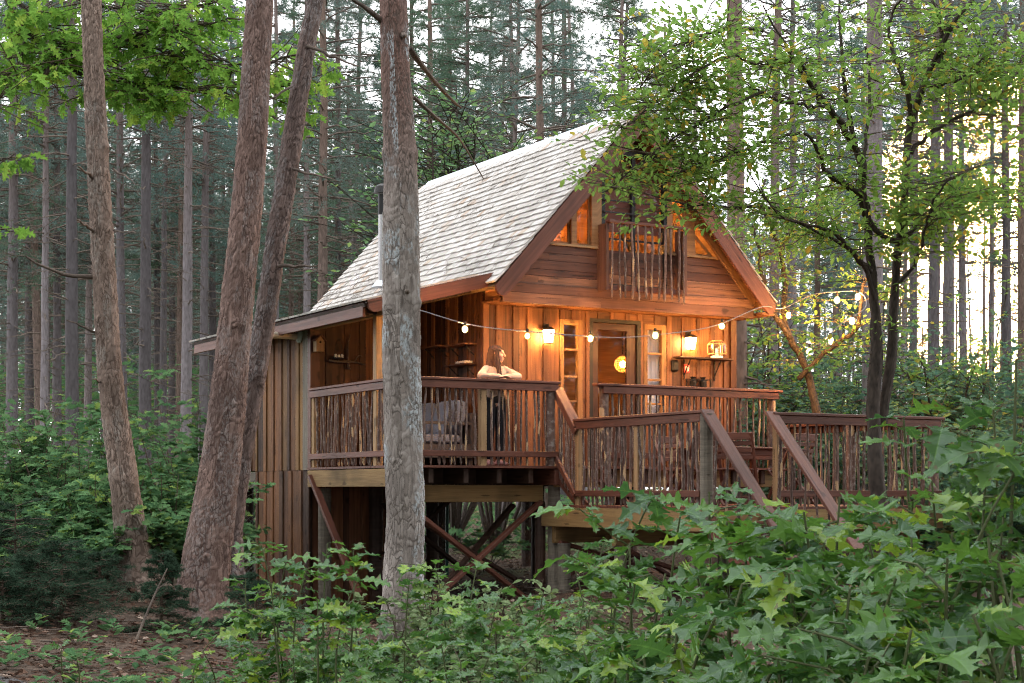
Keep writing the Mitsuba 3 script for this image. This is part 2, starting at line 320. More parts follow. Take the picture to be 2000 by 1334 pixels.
# ---------------------------------------------------------------- the cabin
DZ, LZ = 2.41, 1.906                    # main deck, lower deck
RT, RZ, SL = 3.66, 7.29, 1.108          # ridge: t, z; slope of the roof
cabin = thing('cabin', 'wooden tree house cabin with steep shingle roof standing on posts among the pines', 'cabin')
def pieces(parent, ms, bsdf, name='board'):
    for m in ms: part(parent, name, shp(m, bsdf))
def vboards(t0, t1, s, z0, z1, holes=(), wmin=.11, wmax=.19, axis='t', th=.022, dirn=-1):
    """Upright boards over a wall line; holes = (a, b, z0, z1). axis 't': wall along t at s; axis 's': wall along s at t=s argument."""
    out, a, alt = [], t0, 0
    def put(a, b, za, zb, o):
        if b - a < .012 or zb - za < .02: return
        if axis == 't': out.append(hb(a, b, s + min(0, dirn * (th + o)), s + max(0, dirn * (th + o)), za, zb, kk))
        else: out.append(hb(s + min(0, dirn * (th + o)), s + max(0, dirn * (th + o)), a, b, za, zb, kk))
    while a < t1 - .01:
        b = min(t1, a + R.uniform(wmin, wmax) * (.55 if alt else 1)); kk = nid(); o = .018 * alt + R.uniform(0, .004)
        cuts = [(max(a, h[0]), min(b, h[1]), h[2], h[3]) for h in holes if h[0] < b and h[1] > a]
        if not cuts: put(a + .0015, b - .0015, z0, z1, o)
        else:
            c = cuts[0]
            put(a + .0015, c[0], z0, z1, o); put(c[1], b - .0015, z0, z1, o)
            put(c[0], c[1], z0, c[2], o); put(c[0], c[1], c[3], z1, o)
        a = b; alt = 1 - alt
    return out
WL, DO, WR = (2.79, 3.15, 3.02, 4.44), (3.26, 4.12, 2.43, 4.48), (4.18, 4.56, 3.02, 4.44)
fw = part(cabin, 'front_wall', shp(join([hb(1.66, WL[0], .94, .99, DZ, 4.56), hb(WL[1], DO[0], .94, .99, DZ, 4.56), hb(DO[1], WR[0], .94, .99, DZ, 4.56), hb(WR[1], 5.76, .94, .99, DZ, 4.56),
     hb(WL[0], WL[1], .94, .99, DZ, WL[2]), hb(WL[0], WL[1], .94, .99, WL[3], 4.56), hb(DO[0], DO[1], .94, .99, DO[3], 4.56), hb(WR[0], WR[1], .94, .99, DZ, WR[2]), hb(WR[0], WR[1], .94, .99, WR[3], 4.56)]), 'wood_dark'))
pieces(fw, vboards(1.62, 5.76, .94, DZ + .01, 4.575, (WL, DO, WR)), 'wood_wall')
part(fw, 'corner_board', shp(hb(1.575, 1.66, .885, .935, DZ, 4.58), 'wood_wall'))
part(fw, 'corner_board', shp(hb(5.70, 5.80, .885, .935, DZ, 4.58), 'wood_wall'))
sw = part(cabin, 'side_wall', shp(hb(1.625, 1.66, .99, 6.6, DZ, 4.86), 'wood_dark'))
pieces(sw, vboards(.99, 3.02, 1.622, DZ + .01, 4.9, axis='s', dirn=-1, wmin=.12, wmax=.2), 'wood_wall')
rw = part(cabin, 'right_wall', shp(hb(5.72, 5.76, .99, 6.6, DZ, 4.6), 'wood_dark'))
pieces(rw, vboards(.9, 6.6, 5.762, DZ + .01, 4.7, axis='s', dirn=1, wmin=.15, wmax=.22), 'wood_wall')
part(cabin, 'back_wall', shp(prism([(1.66, DZ), (5.72, DZ), (5.72, 4.9), (RT, RZ - .15), (1.66, 4.9)], H(0, 6.6, 0), U, Z, -Vv, .05), 'wood_dark'))
part(cabin, 'floor', shp(hb(1.6, 5.76, .94, 6.6, DZ - .2, DZ - .004), 'wood_dark'))
part(cabin, 'ceiling', shp(hb(1.66, 5.72, .47, 6.55, 4.64, 4.74), 'wood_inside'))
part(cabin, 'soffit', shp(join([hb(1.575, 5.8, .46, .93, 4.585, 4.62), hb(5.8, 6.02, .3, 6.6, 4.60, 4.64)]), 'wood_wall'))
part(cabin, 'inner_wall', shp(hb(1.66, 5.72, 2.2, 2.24, DZ, 4.64), 'wood_inside'))
def window(parent, t0, t1, z0, z1, s, bars, w=.055, mtl='wood_frame'):
    fr = [hb(t0, t0 + w, s, s + .07, z0, z1), hb(t1 - w * 1.4, t1, s, s + .07, z0, z1), hb(t0 + w, t1 - w * 1.4, s, s + .07, z0, z0 + w), hb(t0 + w, t1 - w * 1.4, s, s + .07, z1 - w * 1.3, z1)]
    fr += [hb(t0 + w, t1 - w * 1.4, s + .01, s + .05, z - .014, z + .014) for z in bars]
    k = part(parent, 'window', shp(join(fr), mtl))
    zz = [z0 + w] + list(bars) + [z1 - w * 1.3]
    for a, b in zip(zz[:-1], zz[1:]):
        part(k, 'pane', shp(flat([H(t0 + w, s + .035, a), H(t1 - 1.4 * w, s + .035, a), H(t1 - 1.4 * w, s + .035, b), H(t0 + w, s + .035, b)]), 'pane'))
    return k
def flat(pts):
    n = len(pts); return np.array(pts), np.array([(0, i, i + 1) for i in range(1, n - 1)]), np.zeros((n, 2))
wl = window(fw, *WL[:2], WL[2], WL[3], .90, (4.03, 3.66, 3.32))
wr = window(fw, *WR[:2], WR[2], WR[3], .90, (4.03, 3.66, 3.32))
# curtain folds behind the right window
_ct = np.linspace(WR[0], WR[1], 40); _cs = 1.02 + .018 * np.sin(np.arange(40) * 1.15) + .008 * np.sin(np.arange(40) * .51)
_cv = np.array([H(t, s, z) for z in (2.98, 4.46) for t, s in zip(_ct, _cs)])
_cf = np.array([f for i in range(39) for f in ((i, i + 1, 41 + i), (i, 41 + i, 40 + i))])
part(wr, 'curtain', mikit.ply((_cv, _cf), 'curtain', True), 'pale blue grey curtain behind the panes')
dk = part(fw, 'door', shp(join([hb(DO[0], DO[0] + .06, .90, .98, DZ, DO[3]), hb(DO[1] - .06, DO[1], .90, .98, DZ, DO[3]), hb(DO[0] + .06, DO[1] - .06, .90, .98, DO[3] - .05, DO[3])]), 'metal_black'))
part(dk, 'leaf', shp(join([hb(DO[0] + .07, DO[0] + .16, .93, .97, DZ + .02, DO[3] - .06), hb(DO[1] - .22, DO[1] - .07, .93, .97, DZ + .02, DO[3] - .06), hb(DO[0] + .16, DO[1] - .22, .93, .97, DZ + .02, 3.12),
     hb(DO[0] + .16, DO[1] - .22, .93, .97, 4.33, DO[3] - .06)]), 'door_wood'))
part(dk, 'pane', shp(flat([H(DO[0] + .16, .95, 3.12), H(DO[1] - .22, .95, 3.12), H(DO[1] - .22, .95, 4.33), H(DO[0] + .16, .95, 4.33)]), 'pane'))
# ---- the gable
gw = part(cabin, 'gable_wall', shp(prism([(1.6, 4.565), (5.72, 4.565), (5.72, 4.80), (5.36, 5.33), (1.96, 5.33), (1.6, 4.80)], H(0, .49, 0), U, Z, -Vv, .035), 'wood_dark'))
def roof_t(z, drop=0.0): return (RZ - drop - z) / SL       # half width of the roof at height z
z_ = 4.56; _hs = [.14, .125, .115, .09, .12, .10, .11]
for h_ in _hs:
    w0, w1 = roof_t(z_, .16), roof_t(z_ + h_, .16); ex = .022 if z_ < 4.8 else 0.0
    a_ = RT - w0 if z_ > 4.75 else 1.6; b_ = RT + w0 if z_ > 4.75 else 5.74
    cuts = [a_] + sorted(R.uniform(a_ + .4, b_ - .4, 1)) + [b_] if z_ < 5.2 else [a_, b_]
    for c0, c1 in zip(cuts[:-1], cuts[1:]):
        part(gw, 'board', shp(box(H(c0 + .001, .43 - ex - R.uniform(0, .006), z_ + .002), U * (c1 - c0 - .002), Vv * .022, Z * (h_ - .005)), 'wood_siding'))
    z_ += h_
ZS = z_
part(gw, 'sill', shp(join([hb(2.25, 3.12, .40, .46, ZS, ZS + .03), hb(4.23, 5.07, .40, .46, ZS, ZS + .03)]), 'wood_raw'))
for a_, b_ in ((2.655, 2.74), (2.975, 3.135), (4.215, 4.31), (4.505, 4.70)):
    za, zb = RZ - .2 - SL * (RT - a_) if b_ < RT else RZ - .2 - SL * (a_ - RT), RZ - .2 - SL * (RT - b_) if b_ < RT else RZ - .2 - SL * (b_ - RT)
    part(gw, 'post', shp(prism([(a_, ZS + .03), (b_, ZS + .03), (b_, zb), (a_, za)], H(0, .45, 0), U, Z, -Vv, .05), 'wood_frame'))
def gpane(name, poly, label=None):
    k = part(cabin, name, shp(edge_frame(poly, .028), 'wood_frame'), label)
    part(k, 'pane', shp(flat([H(x, .47, z) for x, z in poly]), 'pane'))
def edge_frame(poly, w):
    out = []
    for (x0, z0), (x1, z1) in zip(poly, poly[1:] + poly[:1]):
        out.append(beam(H(x0, .465, z0), H(x1, .465, z1), .04, w, Vv))
    return join(out)
gpane('gable_window', [(2.33, ZS + .04), (2.65, ZS + .04), (2.65, 5.74)])
gpane('gable_window', [(2.745, ZS + .04), (2.97, ZS + .04), (2.97, 6.09), (2.745, 5.85)])
gpane('gable_window', [(4.315, ZS + .04), (4.50, ZS + .04), (4.50, 5.88), (4.315, 6.08)])
gpane('gable_window', [(4.705, ZS + .04), (5.02, ZS + .04), (4.705, 5.69)])
for sg in (-1, 1):                                    # timber lining under the verge and the wall top
    part(gw, 'verge_lining', shp(beam(H(RT + sg * 2.15, .33, RZ - .10 - 2.15 * SL), H(RT + sg * .02, .33, RZ - .10 - .02 * SL), .22, .03, up=unit(U * sg * SL + Z)), 'wood_frame'))
    part(gw, 'rafter', shp(cbeam(H(RT + sg * 2.1, .43, RZ - .19 - 2.1 * SL), H(RT + sg * .05, .43, RZ - .19 - .05 * SL), .05, .13, up=unit(U * sg * SL + Z)), 'wood_frame' if sg > 0 else 'wood_siding'))
# balcony door between the posts
gd = part(cabin, 'balcony_door', shp(join([hb(3.14, 3.19, .40, .48, 4.83, 6.72), hb(4.16, 4.21, .40, .48, 4.83, 6.72), hb(3.19, 4.16, .40, .48, 6.66, 6.72), hb(3.64, 3.70, .42, .47, 4.83, 6.66), hb(3.19, 4.16, .42, .47, 4.83, 4.90),
     hb(3.19, 3.64, .43, .46, 5.50, 5.525), hb(3.70, 4.16, .43, .46, 5.50, 5.525), hb(3.19, 3.64, .43, .46, 5.25, 5.275), hb(3.70, 4.16, .43, .46, 5.25, 5.275)]), 'metal_black'))
for a_, b_ in ((3.19, 3.64), (3.70, 4.16)):
    part(gd, 'pane', shp(flat([H(a_, .455, 4.9), H(b_, .455, 4.9), H(b_, .455, 6.66), H(a_, .455, 6.66)]), 'pane'))
part(gd, 'blind', shp(hb(3.19, 4.16, .50, .51, 5.62, 6.66), 'blind'), 'reddish brown blind drawn over the upper half')
for z_ in (5.86, 6.02):
    part(gd, 'bar', shp(hb(3.15, 4.2, .375, .395, z_, z_ + .016), 'metal_black'))
part(gw, 'gable_top', shp(prism([(RT - .52, 6.72), (RT + .52, 6.72), (RT, RZ - .17)], H(0, .45, 0), U, Z, -Vv, .02), 'wood_dark'))
# loft room
part(cabin, 'loft_back', shp(prism([(RT - 2.0, 4.74), (RT + 2.0, 4.74), (RT, RZ - .2)], H(0, 2.3, 0), U, Z, -Vv, .03), 'wood_inside'))
def lump(t, s, z, a, b, c):
    m = trimesh.creation.icosphere(3); m.vertices = np.sign(m.vertices) * np.abs(m.vertices) ** .8 * (a, b, c)
    return m.vertices[:, :1] * U + m.vertices[:, 1:2] * Vv + m.vertices[:, 2:] * Z + H(t, s, z), m.faces, m.vertices[:, :2]
solo('bed', shp(join([hb(3.0, 4.4, .9, 2.2, 4.75, 4.95), lump(3.55, 1.0, 4.95, .24, .16, .2), lump(3.98, 1.0, 4.97, .24, .16, .22), lump(3.7, 1.5, 4.98, .6, .5, .12)]), 'bedding', True), 'dark bed with plump pillows behind the balcony door', 'bed')
lm = thing('loft_lamp', 'small lit lamp glowing behind the balcony railing in the loft', 'lamp')
scene[part(lm, 'bulb', {})] = {**shp(ball(H(3.52, .85, 5.27), (.04, .04, .065)), 'sign_white', True), 'emitter': glow(80, 31, 6.5)}
part(lm, 'base', shp(join([tube([H(3.52, .85, 4.74), H(3.52, .85, 5.20)], .018, 8), tube([H(3.52, .85, 4.74), H(3.52, .85, 4.77)], .07, 12)]), 'metal_dark'))
# ---- roofs
rf = part(cabin, 'roof', shp(join([beam(H(RT + sg * 2.27, 3.47, RZ - .055 - 2.27 * SL), H(RT, 3.47, RZ - .055), 6.5, .05, up=unit(U * sg * SL + Z)) for sg in (-1, 1)]), 'wood_raw'))
def shingle_rows(sg, tmax, s0, s1, expo=.135, keep=None):
    dn = unit(U * sg + Z * -SL); nrm = unit(U * sg * SL + Z); length = tmax * math.hypot(1, SL)
    out, i = [], 0
    nrow = int(length / expo) + 1
    for r in range(nrow):
        d1 = length - r * expo
        if d1 < .2: break
        s = s0 - R.uniform(0, .1)
        while s < s1:
            w = R.uniform(.075, .19); a, b = max(s, s0) + .0015, min(s + w, s1) - .0015; s += w
            if b - a < .02: continue
            j = R.normal(0, .0045); th = .044 + R.uniform(-.004, .006); e = min(.30, d1)
            o = H(RT, a, RZ) + dn * (d1 + j)
            k = nid()
            top = o - dn * e; WV = Vv * (b - a)
            pts = np.array([top, top + WV, o + WV + nrm * .018, o + nrm * .018, top + nrm * .004, top + WV + nrm * .004, o + WV + nrm * th, o + nrm * th]) + nrm * (.008)
            F = np.array([(4, 7, 6), (4, 6, 5), (3, 2, 6), (3, 6, 7), (0, 3, 7), (0, 7, 4), (1, 5, 6), (1, 6, 2)])
            if sg > 0: F = F[:, ::-1]
            L = e; q = R.uniform(0, 9)
            UV = np.array([(q, k + .1), (q, k + .1 + b - a), (q + L, k + .1 + b - a), (q + L, k + .1)] * 2)
            out.append((a, (pts, F, UV)))
    return out
_sh = sorted(shingle_rows(-1, 2.285, .17, 6.74), key=lambda x: x[0])
for a_, m_ in _sh[:300]: part(rf, 'shingle', shp(m_, 'shingle'))
part(rf, 'shingles', shp(join([m for _, m in _sh[300:]]), 'shingle'), 'pale weathered shingles in wavy rows', 'stuff')
part(rf, 'shingles', shp(join([m for _, m in shingle_rows(1, 2.285, .17, 6.74, .2)]), 'shingle'), None, 'stuff')
_rc = [beam(H(RT + sg * .115, s, RZ + .045 - .115 * SL), H(RT + sg * .0, s, RZ + .045), .41, .006, up=unit(U * sg * SL + Z)) for sg in (-1, 1) for s in np.arange(.17 + .2, 6.7, .4)]
part(rf, 'ridge_cap', shp(join(_rc), 'ridge_metal'), 'pale metal strip along the ridge')
def barge(sg, s, tlow, w=.21, th=.045):
    """Board along the verge with a rounded lower end."""
    L = (tlow) * math.hypot(1, SL); d = unit(U * sg + Z * -SL); n = unit(np.cross(Vv, d)) if sg > 0 else unit(np.cross(d, Vv))
    c = np.array([(L - .03, 0)] + [(L - .03 + .10 * math.sin(a), -w / 2 + w / 2 * math.cos(a)) for a in np.linspace(.25, math.pi - .6, 9)] + [(L - .20, -w)])
    q = [(0, 0)] + [tuple(x) for x in c] + [(w * SL * .45 * 0 + .0, -w)]
    q = [(x, y) for x, y in q]
    ax, ay = d, (Z - d * (Z @ d)); ay = unit(ay)
    if np.cross(ax, ay) @ Vv > 0: q, = (q,); nn = Vv
    else: nn = -Vv; 
    return prism(q if np.cross(ax, ay) @ nn > 0 else q[::-1], H(RT, s, RZ - .005) + (0 if nn is Vv else 1) * Vv * th, ax, ay, nn, th)
part(rf, 'bargeboard', shp(barge(-1, .165, 2.285), 'wood_trim'))
part(rf, 'bargeboard', shp(barge(1, .165, 2.285), 'wood_trim'))
_db = []
for i_ in range(420):
    d_ = R.uniform(.4, 3.3) if i_ % 3 else R.uniform(2.6, 3.3); s_ = R.uniform(.4, 6.6) if i_ % 2 else R.uniform(3.5, 6.6); dn_ = unit(U * -1 + Z * -SL); nr_ = unit(U * -SL + Z); p_ = H(RT, s_, RZ) + dn_ * d_ + nr_ * .062
    a_ = R.uniform(0, 3.14); e_ = (dn_ * math.cos(a_) + Vv * math.sin(a_)) * R.uniform(.03, .12 if i_ % 9 else .5); _db.append(tube([p_, p_ + e_ * .5 + nr_ * R.uniform(.0, .012), p_ + e_], .003, 3, False))
solo('roof_debris', shp(join(_db), 'branch_dead'), 'brown pine needles and twigs lying on the shingles', 'needles', kind='stuff')
# low porch roof on the left
LT0, LZ0, LT1, LZ1, LS0, LS1 = -.36, 4.46, 1.50, 4.938, .46, 6.9
pr = part(cabin, 'porch_roof', shp(beam(H(LT0, (LS0 + LS1) / 2, LZ0 - .05), H(LT1, (LS0 + LS1) / 2, LZ1 - .05), LS1 - LS0, .05, up=Z), 'wood_dark'))
_ps = []; _d = unit(U * (LT1 - LT0) + Z * (LZ1 - LZ0)); _n = unit(np.cross(_d, Vv)); _n = _n if _n[2] > 0 else -_n
for i_ in range(8):
    s_ = LS0 - .04
    while s_ < LS1:
        w_ = R.uniform(.08, .2); o_ = H(LT0, s_, LZ0) + _d * (i_ * .2 - .05 + R.normal(0, .008)) + _n * (.004 * 1)
        _ps.append(box(o_, _d * .3, Vv * (w_ - .003), _n * (.02 + R.uniform(0, .008)))); s_ += w_
part(pr, 'shingles', shp(join(_ps), 'shingle'), None, 'stuff')
_q = [(0.02, 0), (1.95, 0), (1.80, -.17), (.12, -.17)] + [(.02 + .10 + .10 * math.cos(a), -.085 + .085 * math.sin(a)) for a in np.linspace(1.5 * math.pi, .9 * math.pi, 7)][1:]
part(pr, 'bargeboard', shp(prism(_q, H(LT0, LS0, LZ0 + .005), _d, _n, unit(np.cross(_d, _n)), .045), 'wood_trim'))
part(pr, 'fascia', shp(hbeam((LT0 + .02, LS0 + .05, LZ0 - .10), (LT0 + .02, LS1, LZ0 - .10), .035, .19), 'wood_trim'))
for s_ in np.arange(.9, 6.8, .75):
    part(pr, 'rafter', shp(cbeam(H(LT0 + .06, s_, LZ0 - .135), H(LT1, s_, LZ1 - .135), .06, .11, Z), 'wood_dark'))
part(pr, 'eave_beam', shp(hbeam((0.05, .6, 4.40), (0.05, 3.0, 4.40), .09, .14), 'wood_raw'))
pp = part(cabin, 'porch_post', shp(hbeam((0.05, .93, DZ), (0.05, .93, 4.33), .10, .10, U), 'wood_raw'))
part(pp, 'brace', shp(hbeam((0.05, .93, 3.95), (.62, .93, 4.52), .08, .07, Vv), 'wood_raw'))
# ---- the closed tower at the back of the porch, down to the ground
tw = part(cabin, 'tower', shp(join([hb(.03, 1.6, 3.03, 5.1, DZ, 4.385), hb(.03, 1.3, 3.2, 5.1, .0, DZ)]), 'wood_dark'))
def under_roof(ms):
    for m in ms:
        i = m[0][:, 2] > 4.7; m[0][i, 2] = 4.385 + .257 * ((m[0][i] - A0) @ U)
    return ms
pieces(tw, under_roof(vboards(.02, 1.6, 3.03, DZ, 4.75, wmin=.13, wmax=.2)), 'wood_wall')
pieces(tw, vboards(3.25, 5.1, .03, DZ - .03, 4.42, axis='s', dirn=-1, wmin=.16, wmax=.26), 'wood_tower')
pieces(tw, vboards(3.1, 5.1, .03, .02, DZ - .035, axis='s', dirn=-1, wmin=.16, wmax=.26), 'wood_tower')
pieces(tw, vboards(.1, 1.3, 3.2, .05, DZ - .2, wmin=.14, wmax=.22), 'wood_wall')
part(tw, 'corner_board', shp(hb(-.025, .03, 3.06, 3.24, DZ - .03, 4.42), 'wood_grey'))
part(tw, 'corner_post', shp(hb(-.04, .10, 2.93, 3.03, DZ - .1, 4.5), 'wood_trim'))
bw = part(cabin, 'rear_wall', shp(hb(.16, 1.6, 5.1, 6.65, DZ - .02, 4.40), 'wood_dark'))
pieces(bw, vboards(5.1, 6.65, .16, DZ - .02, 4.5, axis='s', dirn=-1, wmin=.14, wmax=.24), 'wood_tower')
part(bw, 'sill_beam', shp(hbeam((.12, 5.0, DZ - .16), (.12, 6.7, DZ - .16), .1, .24), 'wood_grey'))
part(bw, 'window', shp(join([hb(.10, .16, 5.25, 5.32, 3.15, 4.0), hb(.10, .16, 5.95, 6.02, 3.15, 4.0), hb(.10, .16, 5.32, 5.95, 3.15, 3.22), hb(.10, .16, 5.32, 5.95, 3.93, 4.0)]), 'wood_raw'))
# stilts of the house
for t_, s_ in ((.35, 6.4), (2.0, 3.2), (2.2, 6.4), (3.8, 3.2), (5.5, 3.2), (5.5, 6.4), (3.8, 6.4)):
    p_ = H(t_, s_, 0); g_ = float(ground(p_[0], p_[1]))
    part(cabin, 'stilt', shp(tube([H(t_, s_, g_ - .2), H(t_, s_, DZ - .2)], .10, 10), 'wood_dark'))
# ---------------------------------------------------------------- decks, railings, stairs
dk_ = thing('upper_deck', 'raised wooden deck in front of the cabin on round posts with crossed braces', 'deck')
for i_ in range(7):                                         # boards along the front
    part(dk_, 'board', shp(hb(-.06, 5.86, -.06 + i_ * .14, .075 + i_ * .14, DZ - .03, DZ), 'wood_trim'))
for i_ in range(15):
    part(dk_, 'board', shp(hb(-.06, 1.57, .925 + i_ * .14, 1.06 + i_ * .14, DZ - .03, DZ), 'wood_trim'))
part(dk_, 'rim', shp(hbeam((-.03, -.02, DZ - .155), (-.03, 3.0, DZ - .155), .05, .23), 'wood_beam'))
part(dk_, 'rim', shp(hbeam((2.2, .10, DZ - .155), (5.85, .10, DZ - .155), .05, .23), 'wood_beam'))
for t_ in (.35, .85, 1.33, 1.8, 2.6, 3.1, 3.6, 4.1, 4.6, 5.1, 5.6):
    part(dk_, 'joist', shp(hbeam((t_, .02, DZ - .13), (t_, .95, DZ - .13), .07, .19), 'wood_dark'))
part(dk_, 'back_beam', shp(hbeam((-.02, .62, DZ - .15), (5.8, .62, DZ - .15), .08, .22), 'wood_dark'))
part(dk_, 'beam', shp(hbeam((.0, .36, 2.055), (2.16, .36, 2.055), .10, .22), 'wood_beam'))
part(dk_, 'beam_end', shp(hbeam((2.2, -.04, DZ - .14), (2.2, .8, DZ - .14), .15, .21), 'wood_trim'))
def post(parent, t, s, ztop, r=.085, m='wood_grey', name='post'):
    p = H(t, s, 0); g = float(ground(p[0], p[1]))
    P = np.array([H(t, s, z) for z in np.linspace(g - .25, ztop, 7)])
    part(parent, name, shp(tube(P, r * (1 + .03 * R.standard_normal(7)), 12), m))
post(dk_, 2.27, .22, DZ - .25); post(dk_, 2.14, .36, 1.95, .07, 'wood_dark'); post(dk_, .12, .36, 1.95, .085, 'wood_dark'); post(dk_, 1.0, 3.0, DZ - .1, .1, 'wood_dark'); post(dk_, .12, 2.8, DZ - .28, .09)
def brace(p0, p1, m='wood_trim', w=.05, h=.11): part(dk_, 'brace', shp(hbeam(p0, p1, w, h, Vv), m))
brace((.15, .26, 1.90), (1.95, .26, .62)); brace((2.12, .31, 1.95), (.2, .31, .45))
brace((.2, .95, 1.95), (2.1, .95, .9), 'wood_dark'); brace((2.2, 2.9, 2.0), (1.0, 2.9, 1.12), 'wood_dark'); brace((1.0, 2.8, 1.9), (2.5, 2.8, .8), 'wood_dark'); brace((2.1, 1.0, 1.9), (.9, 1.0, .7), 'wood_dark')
part(dk_, 'brace', shp(hbeam((-.06, 2.86, 2.30), (-.06, 1.3, .75), .05, .10, U), 'wood_trim'))
lk = thing('lower_deck', 'lower wooden deck with picnic table reached by three short steps', 'deck')
for i_ in range(23):
    part(lk, 'board', shp(hb(2.12, 5.86, -3.22 + i_ * .14, -3.085 + i_ * .14, LZ - .03, LZ), 'wood_trim'))
part(lk, 'rim', shp(hbeam((2.15, .33, LZ - .155), (2.15, -3.2, LZ - .155), .06, .25), 'wood_beam'))
part(lk, 'rim', shp(hbeam((2.19, -3.19, LZ - .155), (5.84, -3.19, LZ - .155), .06, .25), 'wood_beam'))
part(lk, 'rim', shp(hbeam((5.83, -3.15, LZ - .155), (5.83, .1, LZ - .155), .06, .25), 'wood_beam'))
for s_ in (.12, -1.3, -2.9):
    part(lk, 'beam', shp(hbeam((2.2, s_, LZ - .39), (5.7, s_, LZ - .39), .09, .22), 'wood_beam'))
for t_ in (2.3, 3.9, 5.6):
    for s_ in (-1.3, -2.9): post(lk, t_, s_, LZ - .5, .08, 'wood_grey')
post(lk, 2.3, .02, LZ - .5, .085)
for p0, p1 in (((2.25, .05, 1.42), (3.6, .05, 1.05)), ((3.3, .6, 1.5), (4.4, .6, .9)), ((4.3, 1.0, 1.5), (2.9, 1.0, .9)), ((2.3, -1.3, 1.35), (3.8, -1.3, .9))):
    part(lk, 'brace', shp(hbeam(p0, p1, .05, .10, Vv), 'wood_trim'))
def stick(p, ztop, zbot, r, lean):
    n = 7; zz = np.linspace(zbot, ztop, n); w = np.cumsum(R.normal(0, .006, (n, 2)), axis=0); w -= np.linspace(w[0], w[-1], n)
    P = np.array([p + Z * z for z in zz]); P[:, :2] += w + np.linspace(lean, -np.asarray(lean), n)
    P = np.vstack([P[0] - Z * .045, P]); rr = np.concatenate([[r * .25], r * (1.08 - .16 * np.linspace(0, 1, n)) * (1 + .07 * R.standard_normal(n))])
    return tube(P, rr, 7, True, nid(), .05)
def railing(name, label, p0, p1, z, gap, side, posts=(), h=1.1, rmin=.011, rmax=.019, low=True, over=(0, 0), capw=.14, squares=()):
    """Rail from p0 to p1 (t, s): cap, under-rail and low rail on the outer side, sticks behind. side: +1/-1 = which side is outside."""
    k = thing(name, label, 'railing')
    a, b = H(*p0, z), H(*p1, z); d = unit(b - a); L = np.linalg.norm(b - a); o = np.cross(d, Z) * side
    part(k, 'top_rail', shp(cbeam(a + Z * (h - .018) - d * over[0], b + Z * (h - .018) + d * over[1], capw, .036, ch=.006), 'wood_trim'))
    part(k, 'under_rail', shp(cbeam(a + Z * (h - .085) + o * .035, b + Z * (h - .085) + o * .035, .035, .095, ch=.004), 'wood_trim'))
    if low: part(k, 'low_rail', shp(cbeam(a + Z * .15 + o * .045, b + Z * .15 + o * .045, .04, .075, ch=.004), 'wood_trim'))
    x = .06
    while x < L - .04:
        if all(abs(x - q) > .06 for q in list(posts) + list(squares)):
            part(k, 'stick', shp(stick(a + d * (x + R.normal(0, .006)), h - .04, .04, R.uniform(rmin, rmax), R.normal(0, .008, 2)), 'stick', True))
        x += gap * R.uniform(.82, 1.18)
    for q in squares: part(k, 'post', shp(cbeam(a + d * q - Z * .02 - o * .02, a + d * q + Z * (h - .036) - o * .02, .09, .09, d), 'wood_raw'))
    for q in posts: part(k, 'post', shp(tube([a + d * q + Z * zz - o * .03 for zz in np.linspace(-.02, h - .036, 6)], .062 * (1 + .05 * R.standard_normal(6)), 9, True, nid()), 'stick', True))
    return k
railing('railing', 'stick railing on the left side of the porch beside the closed tower', (0, 2.94), (0, 0), DZ, .115, 1, rmin=.016, rmax=.026, squares=(.05, 2.07), over=(0, .06))
railing('railing', 'stick railing under the leaning girl, in front of the sofa', (0, 0), (2.17, 0), DZ, .088, 1, posts=(2.1,), squares=(1.08,), over=(.06, .03))
railing('railing', 'stick railing of the upper deck in front of the curtained window', (2.87, 0), (5.83, 0), DZ, .105, 1, posts=(.06, 2.88), over=(.1, .05))
railing('railing', 'stick railing along the left edge of the lower deck, ending at the grey post', (2.2, -.46), (2.2, -3.14), LZ, .10, 1, squares=(.03, 1.35), rmin=.014, rmax=.023, over=(.0, .04))
railing('railing', 'stick railing along the front of the lower deck, right of the stairs', (3.24, -3.15), (5.82, -3.15), LZ, .105, 1, squares=(.04,), posts=(1.55, 2.53), rmin=.012, rmax=.02, over=(.08, .05))
railing('railing', 'stick railing on the far right side of the lower deck behind the dark tree', (5.8, -3.1), (5.8, -.1), LZ, .115, 1, posts=(1.5,), rmin=.012, rmax=.02)
lp = part(lk, 'corner_post', shp(tube([H(2.22, -3.17, z) for z in np.linspace(LZ - .3, LZ + 1.06, 6)], .075, 12), 'wood_grey'), 'weathered grey round post at the head of the stairs')
# little balcony in the gable
bc = thing('balcony_railing', 'narrow stick balcony railing hung in front of the gable door', 'railing')
part(bc, 'top_rail', shp(hbeam((3.1, .20, 5.70), (4.40, .20, 5.70), .10, .035), 'wood_trim'))
part(bc, 'low_rail', shp(hbeam((3.1, .22, 4.82), (4.40, .22, 4.82), .05, .075), 'wood_trim'))
for t_ in (3.1, 4.39):
    part(bc, 'side_board', shp(hb(t_ - .02, t_ + .02, .20, .43, 4.78, 5.68), 'wood_siding'))
for i_ in range(12):
    part(bc, 'stick', shp(stick(H(3.16 + i_ * .108 + R.normal(0, .008), .17, 0), 5.685, 4.72 + R.uniform(-.03, .03), R.uniform(.013, .02), R.normal(0, .006, 2)), 'stick', True))
